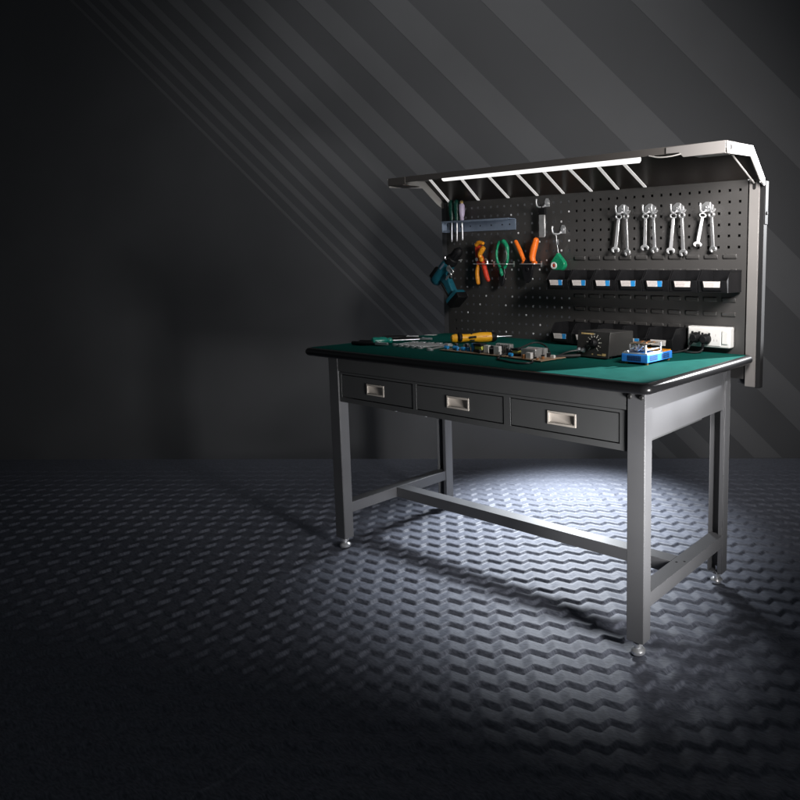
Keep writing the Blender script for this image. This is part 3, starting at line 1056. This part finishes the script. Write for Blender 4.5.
# -- green cutters, handles up
t = thing('green_cutters', 'cutters with green looped handles and black jaws, between amber and orange tools', 'cutters', (-0.375, YB - 0.026, 1.01))
b = MB()
b.tube([(-0.388, yc, 1.090), (-0.403, yc, 1.115), (-0.409, yc, 1.150), (-0.402, yc, 1.185), (-0.389, yc, 1.204)], [0.007, 0.0062, 0.0055, 0.0055, 0.006], 10)
b.build('handle', 'green', t)
b = MB()
b.tube([(-0.366, yc, 1.090), (-0.350, yc, 1.115), (-0.345, yc, 1.150), (-0.350, yc, 1.180), (-0.368, yc, 1.203), (-0.378, yc, 1.198)], [0.007, 0.0062, 0.0055, 0.009, 0.010, 0.006], 10)
b.build('handle', 'green', t)
b = MB()
b.tube([(-0.3515, yc - 0.004, 1.118), (-0.3475, yc - 0.005, 1.150), (-0.352, yc - 0.006, 1.176)], 0.0022, 8)
b.build('spring', 'steel', t)
b = MB()
b.prism([(-0.391, 1.094), (-0.363, 1.094), (-0.357, 1.070), (-0.366, 1.035), (-0.375, 1.012), (-0.384, 1.012), (-0.394, 1.040), (-0.398, 1.072)], 'y', yc - 0.007, yc + 0.007)
b.build('jaw', 'capblack', t, 0.003)
b = MB()
b.tube([(-0.379, yc - 0.009, 1.088), (-0.374, yc - 0.011, 1.072), (-0.370, yc - 0.009, 1.058)], [0.006, 0.0085, 0.006], 10)
b.build('latch', 'green', t)

# -- orange-handled pliers, handles up
t = thing('orange_pliers', 'pliers with two bright orange handles spread upward and black jaws', 'pliers', (-0.235, YB - 0.026, 1.02))
b = MB()
b.tube([(-0.252, yc, 1.112), (-0.263, yc, 1.135), (-0.280, yc, 1.168), (-0.299, yc, 1.200)], [0.008, 0.0095, 0.0095, 0.0085], 12)
b.ball((-0.299, yc, 1.200), 0.0086)
b.tube([(-0.249, yc - 0.002, 1.130), (-0.258, yc - 0.002, 1.118), (-0.262, yc - 0.002, 1.110)], [0.005, 0.0065, 0.005], 10)
b.build('handle', 'orange', t)
b = MB()
b.tube([(-0.206, yc - 0.004, 1.118), (-0.208, yc - 0.004, 1.140), (-0.198, yc - 0.004, 1.175), (-0.188, yc - 0.004, 1.202)], [0.0125, 0.0140, 0.0145, 0.0130], 14)
b.ball((-0.188, yc - 0.004, 1.202), 0.0131)
b.ball((-0.198, yc - 0.004, 1.112), 0.015, 0.010, 0.0085)
b.build('handle', 'orange', t)
b = MB()
b.prism([(-0.244, 1.124), (-0.228, 1.128), (-0.212, 1.118), (-0.205, 1.100), (-0.213, 1.065), (-0.228, 1.034), (-0.240, 1.028), (-0.254, 1.048), (-0.260, 1.085), (-0.256, 1.108)], 'y', yc - 0.0075, yc + 0.0075)
b.lathe((-0.233, yc - 0.007, 1.085), (-0.233, yc - 0.010, 1.085), [(0, 0.009), (0.6, 0.009), (1, 0.007), (1, 0)], 16)
b.build('jaw', 'capblack', t, 0.003)

# -- teal cordless drill hanging nose-up at the left edge
t = thing('cordless_drill', 'teal and black cordless drill hanging nose up at pegboard left edge', 'drill', (0, 0, 0), None)
ang = math.radians(41)
MX = Matrix.Translation((-0.664, YB - 0.070, 1.100)) @ Matrix.Rotation(-ang, 4, 'Y') @ Matrix.Scale(1.10, 4)
# local: +x nose, -z handle, y thickness
b = MB()
b.lathe((-0.102, 0, 0), (0.020, 0, 0), [(0, 0), (0, 0.016), (0.05, 0.023), (0.20, 0.0265), (0.75, 0.0275), (0.95, 0.0265), (1, 0.024), (1, 0)], 24, caps=False)
b.xf(MX)
b.build('motor_housing', 'teal', t)
b = MB()
b.lathe((0.020, 0, 0), (0.104, 0, 0), [(0, 0), (0, 0.0255), (0.16, 0.0265), (0.32, 0.0240), (0.36, 0.0195), (0.80, 0.0185), (0.92, 0.0130), (1.0, 0.0085), (1, 0)], 24, caps=False)
for k in range(10):
    a = 2 * PI * k / 10
    b.box(0.055, 0.085, 0.0188 * math.cos(a) - 0.0012, 0.0188 * math.cos(a) + 0.0012, 0.0188 * math.sin(a) - 0.0012, 0.0188 * math.sin(a) + 0.0012)
b.xf(MX)
b.build('chuck', 'black', t)
b = MB()
b.prism([(-0.085, 0.0225), (-0.030, 0.0235), (-0.020, 0.010), (-0.085, 0.006)], 'y', -0.0285, 0.0285)
b.xf(MX)
b.build('side_vent', 'black', t, 0.003)
b = MB()
for k in range(3):
    b.box(-0.078 + 0.017 * k, -0.068 + 0.017 * k, -0.0262, -0.0225, 0.010, 0.0165)
b.box(-0.018, 0.014, -0.0278, -0.0270, -0.004, 0.004)
b.xf(MX)
b.build('badge', 'rack', t)
b = MB()
b.prism([(-0.062, -0.020), (-0.018, -0.020), (-0.022, -0.050), (-0.031, -0.088), (-0.036, -0.118), (-0.066, -0.118), (-0.064, -0.085), (-0.058, -0.050)], 'y', -0.0155, 0.0155)
b.xf(MX)
b.build('handle', 'teal', t, 0.006, 3)
b = MB()
b.prism([(-0.066, -0.030), (-0.058, -0.032), (-0.060, -0.112), (-0.072, -0.112)], 'y', -0.0168, 0.0168)
b.prism([(-0.016, -0.028), (-0.006, -0.030), (-0.012, -0.052), (-0.022, -0.050)], 'y', -0.007, 0.007)
b.xf(MX)
b.build('grip_rubber', 'rubber', t, 0.003)
b = MB()
b.prism([(-0.082, -0.110), (-0.016, -0.110), (-0.010, -0.126), (-0.086, -0.126)], 'y', -0.0255, 0.0255)
b.xf(MX)
b.build('battery_mount', 'teal', t, 0.003)
b = MB()
b.prism([(-0.087, -0.1265), (-0.009, -0.1265), (-0.014, -0.152), (-0.082, -0.152)], 'y', -0.027, 0.027)
b.xf(MX)
b.build('battery', 'black', t, 0.004, 3)
b = MB()
b.box(-0.020, 0.012, -0.0315, -0.029, -0.058, -0.052)
for k in range(5):
    b.tube([(0.012 + 0.004 * k, -0.030, -0.030 - 0.008 * k), (0.026 + 0.003 * k, -0.034, -0.026 - 0.007 * k), (0.036, -0.032, -0.030 - 0.008 * k)], 0.0028, 8)
b.tube([(0.006, -0.018, -0.026), (0.014, -0.032, -0.036), (0.020, -0.034, -0.060), (0.006, -0.024, -0.066)], 0.003, 8)
b.xf(MX)
b.build('bit_holder', 'steel', t)
b = MB()
b.cyl((-0.014, -0.020, -0.0480), (-0.014, -0.0225, -0.0480), 0.006, n=14)
b.xf(MX)
b.build('button', 'white', t)
b = MB()
b.tube([(-0.640, YB - 0.001, 1.128), (-0.640, YB - 0.030, 1.124), (-0.640, YB - 0.062, 1.124), (-0.640, YB - 0.102, 1.130), (-0.640, YB - 0.104, 1.140)], 0.003, 8)
hkd = b.build('drill_peg', 'chrome', None, base=True)
tag(hkd, 'steel peg carrying the teal drill at the left edge of the pegboard', 'hook')

# ------------------------------------------------------------------ THINGS ON THE WORKTOP
ZM = ZT + 0.0006

# -- soldering station
t = thing('soldering_station', 'black soldering station with round dial and gold print on the worktop', 'soldering station', (0.34, 0.45, ZM))
SM = Matrix.Translation((0.340, 0.347, ZM)) @ Matrix.Rotation(math.radians(-5), 4, 'Z')
# local: x width, -y front, z up
b = MB()
b.prism([(0.002, 0.008), (0.012, 0.088), (0.140, 0.086), (0.140, 0.008)], 'x', -0.064, 0.064)
b.xf(SM)
b.build('case', 'station', t, 0.003)
b = MB()
b.prism([(-0.0035, 0.004), (0.0075, 0.0895), (0.0120, 0.0895), (0.0018, 0.004)], 'x', -0.068, 0.068)
b.xf(SM)
fp = b.build('front_panel', 'station', t, 0.0015)
TILT = math.atan2(0.011, 0.0855)
FM = SM @ Matrix.Translation((0, -0.0035, 0.004)) @ Matrix.Rotation(-TILT, 4, 'X')   # panel plane: x, z
b = MB()
nx, nz = 0.004, 0.047
for k in range(11):
    a = math.radians(230 - 280 * k / 10)
    c_, s_ = math.cos(a), math.sin(a)
    r0_, r1_ = 0.0195, 0.0265 if k % 2 == 0 else 0.0245
    p = [(nx + r0_ * c_ - 0.0012 * s_, nz + r0_ * s_ + 0.0012 * c_), (nx + r1_ * c_ - 0.0012 * s_, nz + r1_ * s_ + 0.0012 * c_), (nx + r1_ * c_ + 0.0012 * s_, nz + r1_ * s_ - 0.0012 * c_), (nx + r0_ * c_ + 0.0012 * s_, nz + r0_ * s_ - 0.0012 * c_)]
    b.prism(p, 'y', -0.0005, 0.0002)
for k in range(11):
    a = math.radians(230 - 280 * k / 10)
    b.box(nx + 0.0300 * math.cos(a) - 0.0014, nx + 0.0300 * math.cos(a) + 0.0014, -0.0005, 0.0002, nz + 0.0300 * math.sin(a) - 0.0012, nz + 0.0300 * math.sin(a) + 0.0012)
b.xf(FM)
b.build('dial_scale', 'mark', fp)
b = MB()
b.lathe((nx, 0, nz), (nx, -0.016, nz), [(0, 0.0165), (0.15, 0.0165), (0.2, 0.0140), (0.9, 0.0125), (1, 0.0110), (1, 0)], 24)
b.box(nx - 0.001, nx + 0.001, -0.0175, -0.0155, nz, nz + 0.011)
b.xf(FM)
b.build('knob', 'black', fp)
b = MB()
x = -0.052
for wd in (0.005, 0.004, 0.005, 0.002, 0.006, 0.005, 0.004, 0.006, 0.005):
    b.box(x, x + wd, -0.0005, 0.0002, 0.0745, 0.0795)
    x += wd + 0.0013
b.box(0.042, 0.057, -0.0005, 0.0002, 0.0075, 0.0155)
b.box(0.022, 0.038, -0.0005, 0.0002, 0.0085, 0.0115)
b.box(-0.001, 0.004, -0.0005, 0.0002, 0.0085, 0.0125)
b.xf(FM)
b.build('print', 'goldprint', fp)
b = MB()
for px in (-0.055, -0.036):
    b.lathe((px, 0, 0.021), (px, -0.010, 0.021), [(0, 0.0080), (0.4, 0.0085), (0.5, 0.006), (1, 0.005), (1, 0)], 16)
b.xf(FM)
b.build('connector', 'chrome', fp)
b = MB()
for px in (-0.05, 0.05):
    for py in (0.03, 0.12):
        b.lathe((px, py, 0), (px, py, 0.009), [(0, 0.007), (1, 0.008)], 12)
b.xf(SM)
b.build('foot', 'rubber', t)
c = MB()
base = SM @ Vector((-0.055, -0.012, 0.024))
c.tube([base, base + Vector((-0.02, -0.025, -0.004)), (0.235, 0.285, 0.800), (0.200, 0.240, 0.7975), (0.215, 0.190, 0.7975), (0.255, 0.135, 0.7975), (0.22, 0.105, 0.7975), (0.12, 0.135, 0.7975), (0.085, 0.175, 0.7975), (0.07, 0.20, 0.80),
        (0.10, 0.25, 0.818), (0.115, 0.32, 0.835), (0.15, 0.335, 0.826), (0.20, 0.30, 0.806), (0.225, 0.262, 0.7985)], 0.0030, 8, 8)
c.build('iron_cord', 'cable', t)
c = MB()
c.lathe((0.225, 0.262, 0.7990), (0.300, 0.335, 0.8020), [(0, 0.004), (0.1, 0.006), (0.85, 0.0065), (1, 0.005)], 12)
c.build('iron_grip', 'rubber', t)

# -- blue preheater
t = thing('preheating_plate', 'bright blue vented preheating station with metal clamp frame on the worktop', 'preheater', (0.525, 0.38, ZM))
x0, x1, y0, y1 = 0.4815, 0.5735, 0.300, 0.462
z0, z1 = ZM + 0.007, ZM + 0.0315
b = MB()
b.box(x0, x1, y0, y1, z0, z1)
b.build('case', 'blue', t, 0.0012)
b = MB()
for k in range(8):
    for j in range(4):
        xx = x0 + 0.0215 + 0.0062 * k
        zz = z0 + 0.0045 + 0.0042 * j
        b.box(xx, xx + 0.0046, y0 - 0.0006, y0 + 0.0004, zz, zz + 0.0028)
b.build('vent', 'vent', t)
for bank in (0.316, 0.392):
    b = MB()
    for k in range(7):
        for j in range(4):
            yy = bank + 0.0072 * k
            zz = z0 + 0.0045 + 0.0042 * j
            b.box(x1 - 0.0004, x1 + 0.0006, yy, yy + 0.0052, zz, zz + 0.0028)
    b.build('vent', 'vent', t)
b = MB()
for px in (x0 + 0.012, x1 - 0.008):
    for py in (y0 + 0.010, y1 - 0.012):
        b.lathe((px, py, ZM - 0.0002), (px, py, z0 + 0.0005), [(0, 0.005), (1, 0.006)], 12)
b.build('foot', 'coil', t)
b = MB()
b.box(x0 + 0.004, x1 - 0.003, y1 - 0.055, y1 - 0.004, z1 + 0.0002, z1 + 0.0035)
b.build('heater_plate', 'amber', t)
b = MB()
b.box(x0 + 0.001, x1 - 0.001, y0 + 0.002, y0 + 0.012, z1 + 0.0002, z1 + 0.004)
b.box(x0 + 0.002, x0 + 0.008, y0 + 0.012, y1 - 0.06, z1 + 0.0002, z1 + 0.007)
b.box(x1 - 0.009, x1 - 0.003, y0 + 0.012, y1 - 0.06, z1 + 0.0002, z1 + 0.006)
for px, py, hh_ in ((x0 + 0.018, y0 + 0.007, 0.010), (x1 - 0.010, y0 + 0.008, 0.030), (x1 - 0.008, y1 - 0.062, 0.032), (x0 + 0.008, y1 - 0.07, 0.024)):
    b.cyl((px, py, z1 + 0.003), (px, py, z1 + hh_), 0.0033, n=12)
    b.cyl((px, py, z1 + hh_ * 0.6), (px, py, z1 + hh_ * 0.6 + 0.003), 0.006, n=12)
b.box(x1 - 0.0125, x1 - 0.0075, y0 + 0.012, y1 - 0.064, z1 + 0.012, z1 + 0.016)
b.build('clamp_frame', 'chrome', t, 0.0005)
b = MB()
b.box(x0 + 0.012, x1 - 0.016, y0 + 0.030, y1 - 0.062, z1 + 0.0290, z1 + 0.0315)
b.use(1)
for k in range(7):
    px, py = x0 + 0.018 + 0.008 * k, y0 + 0.042 + 0.012 * ((k * 3) % 5)
    b.box(px, px + 0.006, py, py + 0.008, z1 + 0.0315, z1 + 0.034)
b.use(2)
b.tube([(x0 + 0.012, y0 + 0.03, z1 + 0.026), (x0 + 0.02, y0 + 0.02, z1 + 0.014), (x0 + 0.034, y0 + 0.024, z1 + 0.020), (x0 + 0.046, y0 + 0.020, z1 + 0.010), (x0 + 0.06, y0 + 0.026, z1 + 0.022)], 0.0028, 8)
b.ring((x0 + 0.030, z1 + 0.018), 'y', 0.006, 0.0095, y0 + 0.028, y0 + 0.036, 18)
b.ring((x0 + 0.058, z1 + 0.018), 'y', 0.005, 0.0085, y0 + 0.028, y0 + 0.036, 18)
b.build('clamped_board', ['pcbtop', 'coil', 'steel'], t)

# -- yellow electric screwdriver lying on the mat
t = thing('electric_screwdriver', 'yellow electric screwdriver with black buttons lying beside the pegboard', 'electric screwdriver', (-0.33, 0.46, ZM))
P0, P1 = Vector((-0.372, 0.402, ZM + 0.0205)), Vector((-0.283, 0.536, ZM + 0.0215))
d = (P1 - P0).normalized()
sd = d.cross(Vector((0, 0, 1))).normalized()
b = MB()
b.lathe(P0, P1, [(0, 0.0), (0, 0.009), (0.02, 0.0145), (0.10, 0.0175), (0.28, 0.0165), (0.42, 0.0150), (0.56, 0.0172), (0.72, 0.0205), (0.92, 0.0200), (1, 0.0185), (1, 0)], 24, caps=False)
b.build('body', 'yellow', t)
def along(f, side, up):
    return P0 + (P1 - P0) * f + sd * side + Vector((0, 0, up))
b = MB()
b.lathe(P1, P1 + d * 0.022, [(0, 0.0192), (0.6, 0.0185), (0.95, 0.0140), (1, 0.009), (1, 0)], 24)
b.build('nose', 'black', t)
b = MB()
b.tube([along(0.205, 0.0168, -0.010), along(0.205, 0.0178, 0.0), along(0.205, 0.012, 0.0135), along(0.205, 0.0, 0.0185)], [0.007, 0.0095, 0.0095, 0.006], 10)
b.tube([along(0.42, 0.0145, 0.002), along(0.60, 0.0168, 0.004)], 0.0048, 8)
b.tube([along(0.45, 0.0142, -0.008), along(0.56, 0.0155, -0.009)], 0.003, 8)
b.ball(along(0.50, 0.004, 0.0155), 0.004)
b.build('button', 'black', t)
b = MB()
b.lathe(P1 + d * 0.022, P1 + d * 0.088, [(0, 0.0065), (0.10, 0.0065), (0.12, 0.0028), (0.9, 0.0028), (1, 0.001)], 12)
b.build('bit', 'steel', t)
b = MB()
for k in range(4):
    p = along(0.78 + 0.035 * k, 0.0198, 0.006)
    b.ball(p, 0.0016, n=8)
b.build('print', 'red', t)

# -- circuit boards
def board(label, corners, comp, pname):
    t = thing('circuit_board', label, 'circuit board', (sum(c[0] for c in corners) / 4, sum(c[1] for c in corners) / 4, ZM), 'circuit boards on the worktop')
    b = MB()
    b.prism(corners, 'z', ZM + 0.003, ZM + 0.0055)
    b.build('panel', pname, t)
    A, Bc, D_ = Vector((*corners[0], 0)), Vector((*corners[1], 0)), Vector((*corners[3], 0))
    ux, uy = (Bc - A), (D_ - A)
    zt = ZM + 0.0055
    def at(u, v):
        p = A + ux * u + uy * v
        return p.x, p.y
    q = MB()
    for u, v in ((0.06, 0.1), (0.94, 0.1), (0.94, 0.9), (0.06, 0.9)):
        x, y = at(u, v)
        q.cyl((x, y, ZM - 0.0003), (x, y, zt - 0.0022), 0.003, n=8)
    q.build('standoff', 'steel', t)
    for kind, u, v, a, h, mt in comp:
        x, y = at(u, v)
        q = MB()
        if kind == 'capacitor':
            q.lathe((x, y, zt), (x, y, zt + h), [(0, a), (0.04, a * 1.0), (0.1, a * 0.93), (0.14, a), (0.94, a), (1, a * 0.9), (1, 0)], 16)
            q.use(1)
            q.cyl((x, y, zt + h - 0.0002), (x, y, zt + h + 0.0004), a * 0.8, n=16)
            q.build('capacitor', [mt, 'steel'], t)
        elif kind == 'lying_capacitor':
            q.lathe((x - h / 2, y, zt + a), (x + h / 2, y, zt + a), [(0, 0), (0, a * 0.9), (0.05, a), (0.9, a), (1, a * 0.9), (1, 0)], 16, caps=False)
            q.build('capacitor', mt, t)
        elif kind == 'transformer':
            q.box(x - a, x + a, y - a * 0.8, y + a * 0.8, zt, zt + h * 0.3)
            q.box(x - a, x + a, y - a * 0.8, y + a * 0.8, zt + h * 0.75, zt + h)
            q.use(1)
            q.lathe((x - a * 0.85, y, zt + h * 0.52), (x + a * 0.85, y, zt + h * 0.52), [(0, h * 0.33), (1, h * 0.33)], 16)
            q.build('transformer', ['capblack', mt], t, 0.0008)
        elif kind == 'heat_sink':
            wd = a
            q.box(x - wd, x + wd, y - 0.003, y + 0.003, zt, zt + h)
            nf = max(4, int(wd / 0.004))
            for k in range(nf):
                xx = x - wd + 2 * wd * (k + 0.5) / nf
                q.box(xx - 0.0012, xx + 0.0012, y - 0.014, y - 0.003, zt, zt + h - 0.001)
            q.build('heat_sink', mt, t)
        elif kind == 'shield':
            q.box(x - a, x + a, y - a * 0.55, y - a * 0.55 + 0.0012, zt, zt + h)
            q.box(x - a, x - a + 0.0012, y - a * 0.55 + 0.0012, y + a * 0.6, zt, zt + h)
            q.box(x + a - 0.0012, x + a, y - a * 0.55 + 0.0012, y + a * 0.6, zt, zt + h)
            q.box(x - a, x + a, y - a * 0.55, y + a * 0.6, zt + h, zt + h + 0.0012)
            q.build('shield', mt, t, 0.0006)
        elif kind == 'block':
            q.box(x - a, x + a, y - a * 0.7, y + a * 0.7, zt, zt + h)
            q.build('connector', mt, t, 0.0008)
        elif kind == 'coil':
            q.ring((x, y), 'z', a * 0.5, a, zt, zt + h, 18)
            q.build('coil', mt, t, 0.0012)
    return t
K1 = [('lying_capacitor', 0.055, 0.16, 0.0068, 0.016, 'cap'), ('capacitor', 0.06, 0.55, 0.006, 0.016, 'capblack'), ('capacitor', 0.12, 0.40, 0.007, 0.020, 'capblack'),
      ('lying_capacitor', 0.175, 0.22, 0.0075, 0.018, 'cap'), ('capacitor', 0.20, 0.62, 0.0075, 0.020, 'capblack'), ('capacitor', 0.245, 0.14, 0.0062, 0.013, 'cap'),
      ('capacitor', 0.285, 0.42, 0.008, 0.022, 'capblack'), ('lying_capacitor', 0.315, 0.18, 0.0072, 0.016, 'cap'), ('capacitor', 0.375, 0.24, 0.007, 0.014, 'cap'), ('block', 0.13, 0.78, 0.010, 0.014, 'alu'),
      ('block', 0.30, 0.80, 0.012, 0.013, 'white'), ('capacitor', 0.425, 0.34, 0.0105, 0.028, 'capblack'), ('block', 0.472, 0.20, 0.0065, 0.030, 'cap'),
      ('transformer', 0.555, 0.24, 0.0185, 0.031, 'lime'), ('block', 0.645, 0.30, 0.011, 0.026, 'white'), ('capacitor', 0.62, 0.06, 0.005, 0.012, 'capblack'), ('coil', 0.58, 0.74, 0.011, 0.016, 'ytape'),
      ('capacitor', 0.715, 0.35, 0.0095, 0.026, 'capblack'), ('capacitor', 0.755, 0.17, 0.008, 0.018, 'capblack'), ('heat_sink', 0.845, 0.48, 0.034, 0.035, 'alu'), ('shield', 0.855, 0.14, 0.012, 0.028, 'white'),
      ('capacitor', 0.955, 0.30, 0.010, 0.024, 'capblack'), ('coil', 0.79, 0.82, 0.010, 0.014, 'ytape'), ('block', 0.90, 0.10, 0.005, 0.012, 'white'), ('coil', 0.69, 0.80, 0.009, 0.013, 'coil')]
board('long circuit board with blue capacitors and pale heat sink, nearest the drill', [(-0.236, 0.212), (0.088, 0.196), (0.096, 0.310), (-0.226, 0.326)], K1, 'pcb')
K2 = [('transformer', 0.10, 0.30, 0.0150, 0.026, 'ytape'), ('lying_capacitor', 0.09, 0.08, 0.0065, 0.014, 'cap'), ('coil', 0.20, 0.55, 0.011, 0.016, 'yellow'), ('capacitor', 0.28, 0.30, 0.007, 0.016, 'capblack'), ('heat_sink', 0.47, 0.62, 0.040, 0.030, 'alu'),
      ('shield', 0.48, 0.36, 0.030, 0.027, 'alu'), ('coil', 0.47, 0.10, 0.009, 0.012, 'coil'), ('block', 0.60, 0.12, 0.010, 0.020, 'white'), ('capacitor', 0.76, 0.42, 0.006, 0.012, 'capblack'), ('capacitor', 0.72, 0.70, 0.007, 0.014, 'capblack'),
      ('block', 0.90, 0.62, 0.007, 0.010, 'white'), ('coil', 0.85, 0.30, 0.005, 0.008, 'coil'), ('block', 0.68, 0.24, 0.004, 0.006, 'capblack'), ('block', 0.82, 0.12, 0.004, 0.005, 'coil')]
board('short tan circuit board with boxy metal shield, left of the soldering station', [(0.098, 0.192), (0.262, 0.172), (0.272, 0.292), (0.108, 0.312)], K2, 'pcb')

# -- hand tools at the left of the worktop
t = thing('green_screwdriver', 'bright teal-handled screwdriver lying at the left of the worktop', 'screwdriver', (-0.57, 0.24, ZM))
p0, p1 = Vector((-0.580, 0.186, ZM + 0.0165)), Vector((-0.552, 0.262, ZM + 0.0150))
b = MB()
b.lathe(p0, p1, [(0, 0), (0, 0.009), (0.04, 0.0145), (0.14, 0.0165), (0.34, 0.0150), (0.50, 0.0165), (0.66, 0.0150), (0.76, 0.0100), (0.84, 0.0125), (0.95, 0.0110), (1, 0.006), (1, 0)], 12, caps=False)
b.build('handle', 'tealgrip', t)
b = MB()
dd_ = (p1 - p0).normalized()
b.lathe(p1, p1 + dd_ * 0.115, [(0, 0.0035), (0.9, 0.0035), (0.96, 0.0042), (1, 0.001)], 10)
b.build('shaft', 'steel', t)

def pliers(label, p, ang, sc=1.0, grip='black'):
    t = thing('pliers', label, 'pliers', (0, 0, 0), 'dark pliers lying on the worktop')
    mx = Matrix.Translation((p[0], p[1], ZM)) @ Matrix.Rotation(ang, 4, 'Z') @ Matrix.Diagonal((sc, sc, sc, 1))
    for s in (-1, 1):
        b = MB()
        b.tube([(-0.006 * s, 0.0, 0.010), (0.010 * s, -0.02, 0.010), (0.021 * s, -0.055, 0.009), (0.020 * s, -0.105, 0.0088)], [0.006, 0.0075, 0.0085, 0.0075], 10)
        b.xf(mx)
        b.build('handle', grip, t)
    b = MB()
    b.prism([(-0.010, -0.004), (0.010, -0.004), (0.011, 0.016), (0.004, 0.052), (-0.004, 0.052), (-0.011, 0.016)], 'z', 0.004, 0.014)
    b.lathe((0, 0.006, 0.013), (0, 0.006, 0.0165), [(0, 0.007), (0.7, 0.007), (1, 0.005), (1, 0)], 14)
    b.xf(mx)
    b.build('jaw', 'steel', t, 0.001)
    return t
pliers('black-handled pliers lying left of the bright teal screwdriver', (-0.560, 0.196), -1.40, 1.0)
pliers('black-handled pliers lying behind the teal screwdriver, towards the back', (-0.665, 0.430), -0.6, 0.95)
pliers('dark pliers with open handles nearest the row of small spanners', (-0.560, 0.420), -1.1, 0.85)

sp = wrench_bm(0.135, 0.95)
sp.xf(Matrix.Rotation(-PI / 2, 4, 'X'))          # lay it flat: shaft now runs along +y ... see rotation below
sp = sp.build('spanner', 'chrome', None, 0.0010)
SPN = ((-0.492, 0.226, 0.10, 'leftmost of the small chrome spanners fanned on the worktop'), (-0.458, 0.224, 0.05, 'second from the left of the small spanners on the worktop'), (-0.420, 0.222, 0.02, 'third from the left of the small spanners on the worktop'),
       (-0.385, 0.222, -0.02, 'third from the right of the small spanners on the worktop'), (-0.348, 0.220, -0.06, 'second from the right of the small spanners on the worktop'), (-0.272, 0.200, 0.30, 'small chrome spanner nearest the long circuit board'))
for k, (x, y, a, lb) in enumerate(SPN):
    o = sp if k == 0 else sp.copy()
    if k:
        C.objects.link(o)
    o.location = (x, y, ZM + 0.0046)
    o.rotation_euler = (0, 0, a + PI)
    o.scale = (1.35, 0.85 + 0.05 * k, 1.15)
    tag(o, lb, 'spanner', 'small spanners laid out on the worktop')
b = MB()
b.prism([(-0.79 + 0.06, 0.585), (-0.69, 0.600), (-0.694, 0.628), (-0.733, 0.613)], 'z', ZM, ZM + 0.0012)
pc = b.build('paper_card', 'white', None, base=True)
tag(pc, 'small white card lying at the back left corner of the worktop', 'card')
